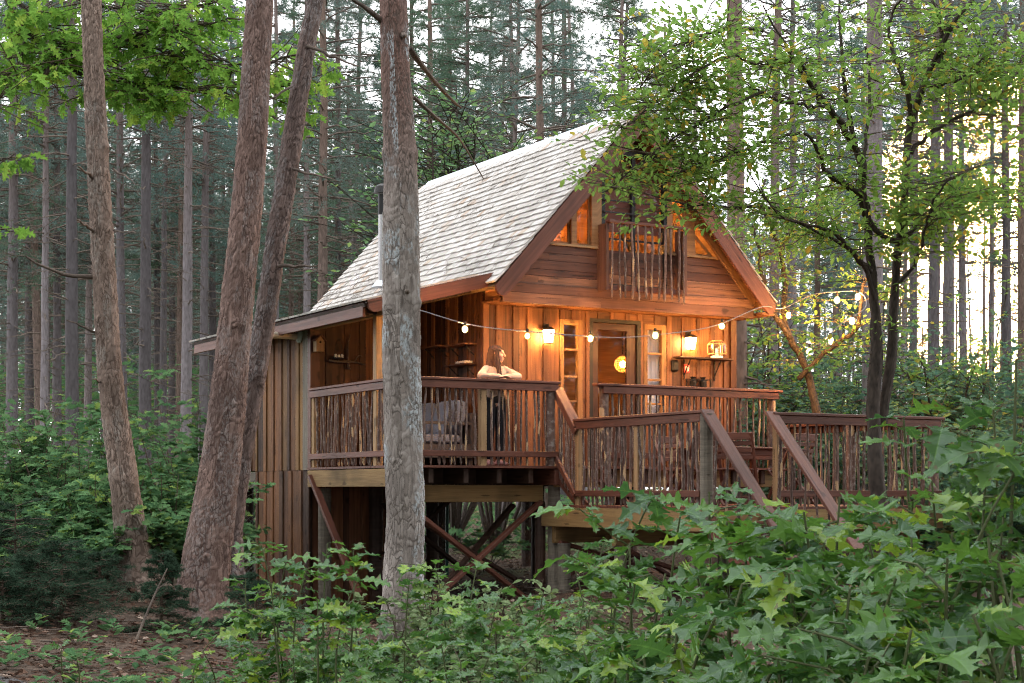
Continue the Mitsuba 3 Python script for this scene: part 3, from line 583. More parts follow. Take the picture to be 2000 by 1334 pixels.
# steps from the upper to the lower deck, with their rail
st = thing('short_stair', 'three wooden steps with a sloping rail between the two decks', 'stairs')
for i_, (s_, z_) in enumerate(((-.10, 2.24), (-.36, 2.07))):
    part(st, 'tread', shp(hb(2.24, 2.86, s_ - .26, s_, z_ - .035, z_), 'wood_trim'))
for t_ in (2.225, 2.855): part(st, 'stringer', shp(hbeam((t_, .0, 2.28), (t_, -.62, 1.86), .035, .2), 'wood_trim'))
part(st, 'handrail', shp(hbeam((2.19, -.0, DZ + 1.02), (2.19, -.50, LZ + .99), .14, .036), 'wood_trim'))
part(st, 'under_rail', shp(hbeam((2.15, -.0, DZ + .955), (2.15, -.50, LZ + .925), .035, .09), 'wood_trim'))
part(st, 'low_rail', shp(hbeam((2.14, .05, DZ + .20), (2.14, -.50, LZ + .12), .04, .075), 'wood_trim'))
for i_ in range(7):
    f_ = (i_ + .5) / 7; part(st, 'stick', shp(stick(H(2.2, -.5 * f_, 0), DZ + .98 - .53 * f_, LZ + .42 * (1 - f_) * .9 - .0 + .02, R.uniform(.013, .021), R.normal(0, .008, 2)), 'stick', True))
# the long stair from the lower deck to the ground
ls = thing('long_stair', 'wooden stair with two broad sloping handrails leading down into the oak leaves', 'stairs')
for t_ in (2.22, 3.15):
    part(ls, 'handrail', shp(hbeam((t_, -3.16, LZ + 1.10), (t_, -5.0, LZ + 1.10 - 1.90), .17, .04), 'wood_trim'))
    part(ls, 'under_rail', shp(hbeam((t_ + .06, -3.2, LZ + 1.0), (t_ + .06, -5.0, LZ + 1.0 - 1.86), .035, .09), 'wood_trim'))
    part(ls, 'stringer', shp(hbeam((t_, -3.2, LZ - .12), (t_, -4.75, .55), .045, .25), 'wood_trim'))
    part(ls, 'newel', shp(hbeam((t_, -4.6, .3), (t_, -4.6, 1.45), .09, .09, U), 'wood_raw'))
    for i_ in range(7):
        f_ = (i_ + .6) / 8.5; s_ = -3.16 - 1.84 * f_; zt = LZ + 1.06 - 1.9 * f_
        part(ls, 'stick', shp(stick(H(t_ + .03, s_, 0), zt, zt - .95, R.uniform(.013, .021), R.normal(0, .01, 2)), 'stick', True))
for i_ in range(8):
    part(ls, 'tread', shp(hb(2.25, 3.12, -3.42 - i_ * .19, -3.18 - i_ * .19, LZ - .20 - i_ * .17, LZ - .165 - i_ * .17), 'wood_trim'))
# ---------------------------------------------------------------- lamps and small things
LAMP = .21
sl = thing('string_light', 'string of bare glowing bulbs slung from the porch eave to the tree on the right', 'string lights')
_cab = [H(-.02, .02, 4.37), H(.2, -.02, 4.32), H(.82, -.03, 4.19), H(1.6, -.03, 4.14), H(2.5, -.03, 4.12), H(3.2, -.03, 4.13), H(3.95, -.03, 4.22), H(4.86, -.03, 4.41), H(5.6, .0, 4.68), at(1540, 598, 23.5), at(1590, 575, 23.4), at(1635, 570, 23.3), at(1677, 570, 23.2), at(1690, 600, 22.9), at(1664, 618, 22.7), at(1622, 652, 22.5), at(1581, 678, 22.4), at(1560, 672, 22.4)]
_cs = smoothline(_cab, 160)
part(sl, 'cord', shp(tube(_cs, .008, 5), 'cable', True))
def bulb(c, r=.034, e=1.0):
    k = part(sl, 'bulb', {**shp(ball(c, (r, r, r * 1.25), 2), 'sign_white', True), 'emitter': glow(260 * e * LAMP, 118 * e * LAMP, 32 * e * LAMP)})
    part(k, 'socket', shp(tube([c + Z * r * 1.2, c + Z * (r * 1.2 + .06)], .018, 8), 'metal_black'))
for t_, z_ in ((0.802, 4.122), (1.714, 4.081), (2.676, 4.093), (3.717, 4.183), (4.836, 4.364)): bulb(H(t_, -.03, z_), .031 if t_ != 1.714 else .025)
for px_, py_, d_ in ((1540, 616, 23.5), (1635, 586, 23.3), (1675, 580, 23.2), (1664, 627, 22.7), (1622, 665, 22.5), (1581, 687, 22.4)): bulb(at(px_, py_, d_), .036, .8)
def lantern(label, t, z):
    s = .82
    k = thing('wall_lantern', label, 'lantern')
    part(k, 'back_plate', shp(hb(t - .04, t + .04, .885, .905, z - .02, z + .16), 'metal_black'))
    part(k, 'arm', shp(tube([H(t, .89, z + .12), H(t, s, z + .15), H(t, s, z + .10)], .009, 6), 'metal_black'))
    bars, w0, w1 = [], .045, .065
    for a, b in ((-1, -1), (-1, 1), (1, -1), (1, 1)): bars.append(beam(H(t + a * w0, s + b * w0, z - .10), H(t + a * w1, s + b * w1, z + .07), .008, .008, U))
    bars += [hb(t - w0, t + w0, s - w0, s + w0, z - .112, z - .10), hb(t - .03, t + .03, s - .03, s + .03, z + .10, z + .115)]
    roof = trimesh.convex.convex_hull(np.array([H(t + a * .078, s + b * .078, z + .07) for a in (-1, 1) for b in (-1, 1)] + [H(t + a * .03, s + b * .03, z + .11) for a in (-1, 1) for b in (-1, 1)]))
    bars.append((roof.triangles.reshape(-1, 3), np.arange(len(roof.faces) * 3).reshape(-1, 3), np.zeros((len(roof.faces) * 3, 2))))
    part(k, 'cage', shp(join(bars), 'metal_black'))
    gl = trimesh.convex.convex_hull(np.array([H(t + a * (w0 - .006), s + b * (w0 - .006), z - .095) for a in (-1, 1) for b in (-1, 1)] + [H(t + a * (w1 - .007), s + b * (w1 - .007), z + .066) for a in (-1, 1) for b in (-1, 1)]))
    part(k, 'frosted_glass', {**shp((gl.triangles.reshape(-1, 3), np.arange(len(gl.faces) * 3).reshape(-1, 3), np.zeros((len(gl.faces) * 3, 2))), 'sign_white'), 'emitter': glow(52 * LAMP, 27 * LAMP, 8 * LAMP)})
lantern('lit wall lantern left of the tall narrow window', 2.55, 4.20)
lantern('lit wall lantern above the red sign, right of the curtained window', 4.93, 4.21)
# wicker lamp inside, seen through the glass of the door
wk = thing('wicker_lamp', 'round wicker lamp glowing behind the dark glass door', 'lamp')
_c = H(4.25, 1.55, 3.92); _w = []
for i_ in range(9):
    th = np.linspace(0, 2 * np.pi, 25); ph = i_ * np.pi / 9
    _w.append(tube(_c + .12 * np.stack([np.cos(th) * np.cos(ph), np.cos(th) * np.sin(ph), np.sin(th)], 1), .004, 4, False))
for i_ in range(1, 12):
    la = -np.pi / 2 + i_ * np.pi / 12; th = np.linspace(0, 2 * np.pi, 25)
    _w.append(tube(_c + .122 * np.stack([np.cos(la) * np.cos(th), np.cos(la) * np.sin(th), 0 * th + np.sin(la)], 1), .005, 4, False))
part(wk, 'shade', shp(join(_w), 'wicker'))
part(wk, 'bulb', {**shp(ball(_c, .05), 'sign_white', True), 'emitter': glow(6, 2.3, .5)})
part(wk, 'cord', shp(tube([_c + Z * .15, _c + Z * .75], .005, 4), 'metal_black'))
# shelf with glass lantern, box, red sign, pots
sh = thing('wall_shelf', 'dark wooden shelf on two black brackets beside the curtained window', 'shelf')
part(sh, 'board', shp(hbeam((4.66, .80, 3.985), (5.62, .80, 3.985), .18, .028), 'wood_dark'))
for t_ in (4.86, 5.40):
    part(sh, 'bracket', shp(join([beam(H(t_, .885, 3.965), H(t_, .885, 3.68), .015, .012, U), beam(H(t_, .73, 3.962), H(t_, .89, 3.74), .012, .012, U)]), 'metal_black'))
jl = thing('glass_lantern', 'round glass candle lantern standing on the dark wall shelf', 'lantern')
_jc = H(5.37, .79, 4.0)
scene['clear_glass'] = {'type': 'thindielectric', 'int_ior': 1.5}
_pr = [(.0, .035), (.10, .04), (.125, .07), (.128, .19), (.11, .225), (.07, .245)]
def lathe(c, prof, n=20, k=0):
    P = np.array([[r * math.cos(a), r * math.sin(a), z] for r, z in prof for a in np.arange(n) / n * 2 * np.pi]) + c
    F = []
    for i in range(len(prof) - 1):
        for j in range(n):
            a, b = i * n + j, i * n + (j + 1) % n; F += [(a, b, b + n), (a, b + n, a + n)]
    return P, np.array(F), np.stack([np.full(len(P), k + .5), P[:, 2]], 1)
part(jl, 'glass', shp(lathe(_jc, _pr), 'clear_glass', True))
part(jl, 'base', shp(lathe(_jc, [(.0, .0), (.09, .0), (.09, .03), (.06, .036), (0, .036)]), 'sign_white'))
part(jl, 'wire', shp(join([tube(_jc + Z * z + r * np.stack([np.cos(np.linspace(0, 6.283, 25)), np.sin(np.linspace(0, 6.283, 25)), np.zeros(25)], 1), .006, 5, False) for r, z in ((.132, .06), (.132, .20), (.075, .25))] +
     [tube([_jc + np.array([math.cos(a) * .132, math.sin(a) * .132, .06]), _jc + np.array([math.cos(a) * .132, math.sin(a) * .132, .20]), _jc + np.array([math.cos(a) * .075, math.sin(a) * .075, .25])], .005, 5) for a in np.arange(6) / 6 * 6.283]), 'wicker'))
part(jl, 'candle', shp(tube([_jc + Z * .037, _jc + Z * .14], .022, 10), 'sign_white'))
bx = thing('wall_box', 'rounded dark grey box on the wall under the left end of the shelf', 'box')
part(bx, 'case', shp(cbeam(H(4.69, .885, 3.79), H(4.69, .885, 3.95), .11, .07, Vv, .02), 'metal_dark'))
part(bx, 'lid', shp(cbeam(H(4.69, .845, 3.81), H(4.69, .845, 3.93), .08, .012, Vv, .004), 'metal_black'))
sn = thing('safety_sign', 'small red square sign with a white extinguisher symbol under the shelf', 'sign')
part(sn, 'plate', shp(hb(4.85, 4.95, .872, .880, 3.78, 3.90), 'sign_red'))
part(sn, 'symbol', shp(join([hb(4.868, 4.888, .868, .8715, 3.795, 3.85), hb(4.872, 4.884, .868, .8715, 3.852, 3.868), hb(4.884, 4.897, .868, .8715, 3.858, 3.865), hb(4.907, 4.925, .868, .8715, 3.795, 3.84), hb(4.909, 4.923, .868, .8715, 3.845, 3.865), hb(4.93, 4.936, .868, .8715, 3.80, 3.885)]), 'sign_white'))
wr_ = thing('wire_rack', 'dark wire rack with two small pots against the wall below the sign', 'rack')
part(wr_, 'frame', shp(join([tube([H(a, b, 3.3), H(a, b, 3.68)], .006, 5) for a in (4.9, 5.25) for b in (.78, .88)] + [tube([H(4.88, b, z), H(5.27, b, z)], .006, 5) for b in (.78, .88) for z in (3.56, 3.68)]), 'metal_black'))
for t_ in (4.98, 5.15): part(wr_, 'pot', shp(lathe(H(t_, .83, 3.57), [(0, 0), (.04, 0), (.05, .08), (.03, .12), (.045, .15)], 12), 'metal_dark', 30))
# left porch wall: bird house, branch with candle shelf; pipe on the tower
bh = thing('bird_house', 'little wooden bird house with pointed roof on the reddish porch corner post', 'bird house')
part(bh, 'body', shp(join([box(H(-.005, 2.80, 4.02), U * .12, Vv * .12, Z * .15), prism([(-.06, .15), (.06, .15), (0, .215)], H(.055, 2.92, 4.02), U, Z, -Vv, .12)]), 'wood_raw'))
part(bh, 'roof', shp(join([beam(H(.055 + s_ * .085, 2.85, 4.165), H(.055, 2.85, 4.252), .16, .012, unit(Z + U * s_ * .9)) for s_ in (-1, 1)]), 'wood_trim'))
part(bh, 'entrance', shp(prism([(.017 * math.cos(a), .017 * math.sin(a)) for a in np.linspace(0, 6.1, 12)], H(.055, 2.799, 4.15), U, Z, -Vv, .003), 'metal_black'))
br = thing('branch_shelf', 'driftwood branch with a tiny candle tray mounted on the warm porch wall', 'wall decoration')
_s = 2.93
part(br, 'upright_branch', shp(tube(smoothline([H(.55, _s, 3.80), H(.53, _s, 3.95), H(.53, _s, 4.12), H(.565, _s, 4.29)], 9), [.02, .022, .02, .018, .016, .014, .013, .011, .008], 7, True, nid()), 'stick', True))
part(br, 'cross_branch', shp(tube(smoothline([H(.24, _s, 3.915), H(.45, _s - .02, 3.90), H(.6, _s, 3.905), H(.80, _s, 3.87)], 9), [.012, .016, .018, .018, .018, .017, .014, .011, .007], 7, True, nid()), 'branch_dead', True))
part(br, 'twig', shp(tube([H(.62, _s, 3.90), H(.68, _s - .03, 4.0), H(.74, _s - .02, 3.99)], [.01, .008, .004], 6), 'branch_dead', True))
part(br, 'tray', shp(lathe(H(.36, _s - .06, 3.93), [(0, 0), (.085, 0), (.09, .02)], 14), 'metal_black'))
part(br, 'candle', shp(join([tube([H(.31 + .05 * i, _s - .07, 3.94), H(.31 + .05 * i, _s - .07, 4.0 - .01 * (i % 2))], .018, 8) for i in range(3)]), 'sign_white'))
part(br, 'bail', shp(join([tube(smoothline([H(.29, _s - .06, 3.94), H(.32, _s - .06, 4.12), H(.36, _s - .06, 4.22), H(.40, _s - .06, 4.12), H(.43, _s - .06, 3.94)], 12), .004, 4)]), 'metal_dark'))
vp = thing('vent_pipe', 'cream vent pipe with a grey round flange sticking out of the tower wall', 'pipe')
part(vp, 'pipe', shp(tube([H(-.02, 3.36, 4.27), H(-.50, 3.36, 4.27)], .048, 18), 'pipe_cream', 30))
part(vp, 'collar', shp(tube([H(-.49, 3.36, 4.27), H(-.60, 3.36, 4.285)], .040, 16), 'flange_grey', 30))
part(vp, 'flange', shp((lambda m: (m[0][:, 2:] * -U + m[0][:, :1] * Vv + m[0][:, 1:2] * Z + H(-.022, 3.36, 4.28), m[1], m[2]))(lathe(np.zeros(3), [(0, 0), (.105, 0), (.10, .02), (.06, .05), (.05, .05)], 20)), 'flange_grey', 30))
# shelves on the dark side wall
for i_, (z_, a_, b_, lb) in enumerate(((4.06, 1.08, 1.66, 'upper short shelf on the dark side wall of the porch'), (3.79, 1.08, 1.68, 'lower shelf with a folded cloth on the dark side wall'), (4.09, 1.85, 2.4, 'small dark shelf far back on the porch side wall'))):
    k = thing('wall_shelf', lb, 'shelf')
    part(k, 'board', shp(hbeam((1.49, a_, z_), (1.49, b_, z_), .2, .024), 'wood_wall'))
    for s_ in (a_ + .08, b_ - .08): part(k, 'bracket', shp(beam(H(1.58, s_, z_ - .14), H(1.44, s_, z_ - .012), .012, .012, Vv), 'metal_black'))
solo('folded_cloth', shp(join([hb(1.44, 1.56, 1.16, 1.42, 3.803 + .012 * i, 3.814 + .012 * i) for i in range(3)]), 'cushion_light'), 'folded pale cloth lying on the lower porch shelf', 'cloth')
# sofa
so = thing('sofa', 'dark outdoor sofa with grey cushions behind the stick railing', 'sofa')
part(so, 'frame', shp(join([hb(.72, 1.55, 1.05, 2.75, DZ + .12, DZ + .30), hb(1.47, 1.56, 1.05, 2.75, DZ + .3, DZ + .72), hb(.75, 1.5, 2.68, 2.75, DZ + .3, DZ + .6), hb(.75, 1.5, 1.05, 1.10, DZ + .56, DZ + .6), hb(.75, .80, 1.05, 1.10, DZ + .3, DZ + .56)] + [hb(t, t + .06, s, s + .06, DZ, DZ + .12) for t in (.74, 1.46) for s in (1.08, 2.66)]), 'sofa_frame'))
def cushion(c, X, Y, Zt):
    m = trimesh.creation.icosphere(3); v = m.vertices; e = np.sign(v) * np.abs(v) ** .42; e /= np.maximum(1, np.abs(e).max(1, keepdims=True) * 0 + 1)
    e = np.sign(v) * (np.abs(v) ** .38); bulge = 1 - .18 * np.maximum(np.abs(e[:, 0]), np.abs(e[:, 1])) ** 3
    return c + e[:, :1] * np.asarray(X) + e[:, 1:2] * np.asarray(Y) + (e[:, 2] * bulge)[:, None] * np.asarray(Zt), m.faces, v[:, :2]
for s_ in (1.5, 2.3):
    part(so, 'seat_cushion', shp(cushion(H(1.06, s_, DZ + .37), U * .36, Vv * .39, Z * .075), 'sofa_cloth', True))
    part(so, 'back_cushion', shp(cushion(H(1.38, s_, DZ + .66), (Z * .95 + U * .25) * .25, Vv * .38, (-U * .95 + Z * .2) * .09), 'sofa_cloth', True))
solo('cushion', shp(cushion(H(1.18, 1.22, DZ + .62), (Z * .9 + U * .2) * .2, (Vv * .8 + U * .3) * .2, (-Vv * .8 - U * .4) * .07), 'sofa_cloth', True), 'square grey cushion propped against the sofa arm', 'cushion')
# flue on the roof
fl = thing('flue_pipe', 'slim steel stove flue with black cap on the far side of the roof', 'flue')
_fp = np.array([-1.942, 24.2, 0])
part(fl, 'pipe', shp(tube([_fp + Z * 5.15, _fp + Z * 6.20], .05, 16), 'steel', 30))
part(fl, 'flashing', shp(tube([_fp + Z * 5.12, _fp + Z * 5.22], [.16, .075], 16, True), 'ridge_metal', 30))
part(fl, 'upper_pipe', shp(tube([_fp + Z * 6.2, _fp + Z * 6.50], .055, 16), 'metal_dark', 30))
part(fl, 'cap', shp(join([tube([_fp + Z * 6.52, _fp + Z * 6.62], [.12, .10], 16), tube([_fp + Z * 6.62, _fp + Z * 6.66], [.10, .03], 16)]), 'metal_black', 30))
# table and chairs on the lower deck
tb = thing('picnic_table', 'reddish wooden garden table on the lower deck between the folding chairs', 'table')
for i_ in range(7): part(tb, 'slat', shp(hbeam((3.35, -1.65 + i_ * .115, LZ + .73), (4.75, -1.65 + i_ * .115, LZ + .73), .10, .025), 'wood_trim'))
for t_ in (3.5, 4.6):
    for s_ in (-1.6, -1.0): part(tb, 'leg', shp(hbeam((t_, s_, LZ), (t_, s_, LZ + .715), .06, .06, U), 'wood_trim'))
part(tb, 'apron', shp(join([cbeam(H(3.45, s_, LZ + .67), H(4.65, s_, LZ + .67), .03, .08) for s_ in (-1.63, -.97)]), 'wood_trim'))
def chair(label, t, s, rot):
    k = thing('folding_chair', label, 'chair', 'folding chairs round the garden table')
    c, si = math.cos(rot), math.sin(rot)
    def L(x, y, z): return H(t + x * c - y * si, s + x * si + y * c, LZ + z)        # x right, y = back
    def bm(a, b, w, h, up=Z): return cbeam(L(*a), L(*b), w, h, up, .004)
    for x in (-.22, .22):
        part(k, 'leg', shp(bm((x, -.22, 0), (x, .26, .90), .025, .045, U), 'wood_trim'))
        part(k, 'leg', shp(bm((x * .88, .26, 0), (x * .88, -.2, .46), .025, .04, U), 'wood_trim'))
    for i in range(6): part(k, 'seat_slat', shp(bm((-.21, -.2 + i * .075, .45), (.21, -.2 + i * .075, .45), .06, .018), 'wood_trim'))
    for i in range(4): part(k, 'back_slat', shp(bm((-.22, .165 + i * .028, .60 + i * .085), (.22, .165 + i * .028, .60 + i * .085), .018, .055 if i < 3 else .09), 'wood_trim'))
    part(k, 'stretcher', shp(join([bm((-.2, .2, .10), (.2, .2, .10), .02, .03), bm((-.2, -.1, .22), (.2, -.1, .22), .02, .03)]), 'wood_trim'))
chair('folding chair with its back to the viewer, nearest the grey stair post', 3.05, -1.9, math.pi)
chair('folding chair turned sideways, close to the orange post at the stair head', 3.62, -1.95, math.pi - .9)
chair('folding chair at the far side of the garden table near the upper deck', 3.6, -.72, .15)
chair('folding chair half hidden at the right end of the garden table', 4.45, -1.95, math.pi + .2)
pc = thing('pine_cone', 'big pine cone standing on the garden table', 'pine cone')
_pk = H(3.72, -1.3, LZ + .745)
_sc = []
for i_ in range(90):
    h_ = i_ / 90; a_ = i_ * 2.39996; r_ = .062 * math.sin(math.pi * (.12 + .86 * h_)) ** .7; q_ = _pk + np.array([math.cos(a_) * r_, math.sin(a_) * r_, .02 + .13 * h_])
    d_ = np.array([math.cos(a_), math.sin(a_), .5]); w_ = np.array([-math.sin(a_), math.cos(a_), 0])
    _sc.append((np.array([q_ - w_ * .012 - d_ * .01, q_ + w_ * .012 - d_ * .01, q_ + w_ * .009 + d_ * .012, q_ - w_ * .009 + d_ * .012]), np.array([(0, 1, 2), (0, 2, 3)]), np.zeros((4, 2))))
part(pc, 'scales', shp(join(_sc), 'cone'), None, 'stuff')
part(pc, 'core', shp(ball(_pk + Z * .085, (.045, .045, .075)), 'cone', True))
# chain-link fence behind the house
fe = thing('chain_link_fence', 'thin chain-link fence with green posts on the slope behind the cabin', 'fence')
def fence_post(x, y):
    g = float(ground(x, y)); part(fe, 'post', shp(tube([(x, y, g - .1), (x, y, g + 1.25)], .025, 8), 'metal_green'))
_f0, _f1 = np.array([-9.0, 24.4]), np.array([7.5, 28.2])
for f_ in (.06, .24, .317, .482, .65, .82, .97): fence_post(*(_f0 + (_f1 - _f0) * f_))
_fl = np.linalg.norm(_f1 - _f0); _fd = (_f1 - _f0) / _fl
_gg = ground(np.linspace(_f0[0], _f1[0], 60), np.linspace(_f0[1], _f1[1], 60))
_wm = []
for i_ in range(int(_fl / .075)):
    for sg in (-1, 1):
        a_ = i_ * .075; b_ = a_ + sg * 1.1
        if 0 <= b_ <= _fl:
            p_, q_ = _f0 + _fd * a_, _f0 + _fd * b_
            _wm.append(tube([(*p_, np.interp(a_ / _fl, np.linspace(0, 1, 60), _gg) + .06), (*q_, np.interp(b_ / _fl, np.linspace(0, 1, 60), _gg) + 1.16)], .0022, 3, False))
part(fe, 'wire_mesh', shp(join(_wm), 'wire'), None, 'stuff')
part(fe, 'brace', shp(join([tube([(-6.0, 25.1, 1.75), (-6.5, 25.0, 1.2)], .018, 6), tube([(-6.0, 25.1, 1.75), (-5.3, 25.25, 1.1)], .018, 6)]), 'metal_green'))
# ---------------------------------------------------------------- the girl at the rail
def hull_chain(bones, edge=.012, iters=12):
    """bones: list of lists of (centre, radius) hulled together; one smooth skin over all."""
    out = None
    for b in bones:
        pts = np.vstack([trimesh.creation.icosphere(subdivisions=2).vertices * np.broadcast_to(r, 3) + np.asarray(c) for c, r in b])
        h = manifold3d.Manifold.hull_points(pts)
        out = h if out is None else out + h
    out = out.refine_to_length(edge); m = out.to_mesh()
    t = trimesh.Trimesh(m.vert_properties[:, :3], m.tri_verts, process=True)
    trimesh.smoothing.filter_taubin(t, iterations=iters); return t
gp = H(1.36, .24, DZ)                                    # between her feet; local: x = along the rail to the right, y = towards the viewer, z up
def place(m): return np.array(m.vertices)[:, :1] * U - np.array(m.vertices)[:, 1:2] * Vv + np.array(m.vertices)[:, 2:] * Z + gp, m.faces[:, ::-1], np.array(m.vertices)[:, [0, 2]]
pe = thing('person', 'girl with long brown hair in a cream sweater leaning on the porch rail, looking right', 'person')
hc = np.array([.015, .085, 1.425]); ya = math.radians(52)           # the head, turned to her left (our right)
hf, hr = np.array([math.sin(ya), math.cos(ya), .06]), np.array([math.cos(ya), -math.sin(ya), 0])
def hd(f, r, z): return hc + hf * f + hr * r + np.array([0, 0, z])
body = [[((-.075, .03, .82), (.085, .078, .08)), ((.075, .03, .82), (.085, .078, .08)), ((0, .04, .98), (.125, .085, .08))], [((0, .04, .98), (.125, .085, .08)), ((0, .07, 1.13), (.14, .09, .09)), ((-.11, .07, 1.2), .055), ((.11, .07, 1.2), .055)],
        [((0, .065, 1.22), .055), ((.005, .075, 1.34), .043)]]
for s_ in (-1, 1):
    body += [[((s_ * .08, .03, .80), .075), ((s_ * .085, .05, .43), .05)], [((s_ * .085, .05, .43), .05), ((s_ * .08, .02, .085), .032)], [((s_ * .08, .0, .05), .034), ((s_ * .095, .12, .03), (.036, .04, .022)), ((s_ * .1, .17, .022), (.036, .03, .016))]]
arms = [((-.135, .065, 1.235), (-.275, .17, 1.150), (-.04, .25, 1.138)), ((.135, .07, 1.235), (.275, .18, 1.150), (.06, .265, 1.142))]
for sh_, el, wr_ in arms: body += [[(sh_, .05), (el, .038)], [(el, .036), (wr_, .025)]]
for (sh_, el, wr_), sg in zip(arms, (1, -1)):             # hands: palm, four fingers, thumb
    w = np.array(wr_); d = unit(w - np.array(el)); kn = w + d * .075; side = np.array([0, 1, 0.0]) - d * d[1]; side = unit(side)
    body += [[(w, .022), (kn + side * .022, .012), (kn - side * .022, .012)]]
    for i in range(4):
        b0 = kn + side * (.024 - i * .016); l = (.034, .040, .037, .028)[i]
        body += [[(b0, .0085), (b0 + d * l, .0078)], [(b0 + d * l, .0078), (b0 + d * l * 1.75 - Z * .010, .0068)]]
    body += [[(w + d * .02 + side * .018, .0105), (w + d * .05 + side * .042, .009)], [(w + d * .05 + side * .042, .009), (w + d * .08 + side * .045, .0075)]]
head = [[(hd(-.015, 0, .03), (.082, .084, .085)), (hd(.03, 0, -.035), (.052, .052, .05))], [(hd(.03, 0, -.035), (.052, .052, .05)), (hd(.052, 0, -.082), (.022, .022, .016))], [(hd(.07, 0, .012), (.02, .02, .02)), (hd(.10, 0, -.022), (.0115, .0115, .010))],
        [(hd(.062, .03, .035), .022), (hd(.062, -.03, .035), .022)], [(hd(.05, .03, -.02), .028), (hd(.05, -.03, -.02), .028)]]
for s_ in (-1, 1): head += [[(hd(-.005, s_ * .078, .005), (.016, .016, .024)), (hd(-.012, s_ * .082, .018), .012)]]
bm_ = hull_chain(body + head, .010, 8)
part(pe, 'body', shp(place(bm_), 'skin', True))
fc = []
for s_ in (-1, 1):
    fc.append(place(trimesh.Trimesh(trimesh.creation.icosphere(2).vertices * .0085 + hd(.0690, s_ * .030, .016), trimesh.creation.icosphere(2).faces)))
part(pe, 'eye', shp(fc[0], 'eye_white', True)); part(pe, 'eye', shp(fc[1], 'eye_white', True))
part(pe, 'iris', shp(join([place(trimesh.Trimesh(trimesh.creation.icosphere(2).vertices * .0068 + hd(.0735, s_ * .030, .016), trimesh.creation.icosphere(2).faces)) for s_ in (-1, 1)]), 'eye_dark', True))
part(pe, 'brow', shp(join([place(trimesh.Trimesh(trimesh.creation.icosphere(2).vertices * np.array([.014, .010, .004]) + hd(.078, s_ * .031, .040), trimesh.creation.icosphere(2).faces)) for s_ in (-1, 1)]), 'hair', True))
part(pe, 'mouth', shp(join([place(trimesh.Trimesh(trimesh.creation.icosphere(2).vertices * np.array([.015, .012, h]) + hd(.078, 0, z), trimesh.creation.icosphere(2).faces)) for z, h in ((-.050, .005), (-.059, .006))]), 'lips', True))
sweater = [[((-.08, .035, .90), (.085, .092, .05)), ((.08, .035, .90), (.085, .092, .05)), ((0, .045, 1.0), (.145, .105, .08))], [((0, .045, 1.0), (.145, .105, .08)), ((0, .07, 1.13), (.16, .108, .08)), ((-.11, .068, 1.215), .055), ((.11, .068, 1.215), .055)], [((-.1, .07, 1.225), .05), ((.1, .07, 1.225), .05), ((0, .07, 1.255), .058)]]
for sh_, el, wr_ in arms:
    w = np.array(el) + (np.array(wr_) - np.array(el)) * .93
    sweater += [[(sh_, .056), (el, .044)], [(el, .042), (w, .033)]]
sw_ = hull_chain(sweater, .011, 8)
sw_.vertices = sw_.vertices + sw_.vertex_normals * (.013 * (mikit.meshkit.fbm(sw_.vertices * np.array([17, 17, 26]), 3)[:, None] - .5))
part(pe, 'sweater', shp(place(sw_), 'knit', True))
tr = [[((-.078, .03, .84), (.098, .097, .06)), ((.078, .03, .84), (.098, .097, .06)), ((0, .035, .92), (.13, .09, .04))]]
for s_ in (-1, 1): tr += [[((s_ * .08, .03, .80), .095), ((s_ * .085, .05, .43), .064)], [((s_ * .085, .05, .43), .064), ((s_ * .08, .02, .12), .048)]]
part(pe, 'trousers', shp(place(hull_chain(tr, .016, 8)), 'trousers', True))
for s_ in (-1, 1): part(pe, 'shoe', shp(place(hull_chain([[((s_ * .08, -.01, .04), (.042, .05, .042)), ((s_ * .092, .11, .032), (.044, .05, .03)), ((s_ * .097, .165, .024), (.04, .035, .022))]], .014, 6)), 'shoe', True))
hair = [[(hd(-.025, 0, .055), (.096, .094, .075)), (hd(-.045, 0, -.01), (.082, .082, .08))], [(hd(-.06, 0, .0), (.07, .085, .07)), (hd(-.085, .0, -.16), (.055, .085, .07))], [(hd(-.085, 0, -.14), (.055, .085, .05)), (hd(-.09, 0, -.25), (.05, .08, .04))],
        [(hd(.005, .075, .03), (.03, .018, .05)), (hd(-.005, .085, -.10), (.028, .022, .05)), (hd(.035, .085, -.25), (.025, .022, .05))], [(hd(.005, -.075, .03), (.03, .018, .05)), (hd(0, -.088, -.10), (.028, .022, .05)), (hd(.045, -.095, -.26), (.025, .022, .05))]]
ht = hull_chain(hair, .009, 5)
_hv = ht.vertices; ht.vertices = _hv + ht.vertex_normals * (.0045 * np.sin(np.arctan2((_hv - hc) @ hr, (_hv - hc) @ hf)[:, None] * 26 + _hv[:, 2:] * 9))
part(pe, 'hair', shp(place(ht), 'hair', True))
# ---------------------------------------------------------------- the big pines in front
def np_cell(x, y, z=0):
    x, y, z = (np.asarray(np.floor(v), np.int64) + 1000000 & 0xFFFFFFFF for v in (x, y, z))
    h = (x * 374761393 + y * 668265263 + z * 2147483647) & 0xFFFFFFFF
    h = ((h ^ (h >> 13)) * 1274126177) & 0xFFFFFFFF
    return ((h ^ (h >> 16)) & 0xFFFFFF) / 16777215.0
def np_noise(x, y, z):
    x, y = np.asarray(x, float), np.asarray(y, float); i, j, k = np.floor(x), np.floor(y), math.floor(z)
    a, b, c = ((t * t * (3 - 2 * t)) for t in (x - i, y - j, z - k)); out = 0
    for dk, wk in ((0, 1 - c), (1, c)):
        if wk: out = out + wk * ((1 - b) * ((1 - a) * np_cell(i, j, k + dk + 0 * i) + a * np_cell(i + 1, j, k + dk + 0 * i)) + b * ((1 - a) * np_cell(i, j + 1, k + dk + 0 * i) + a * np_cell(i + 1, j + 1, k + dk + 0 * i)))
    return out
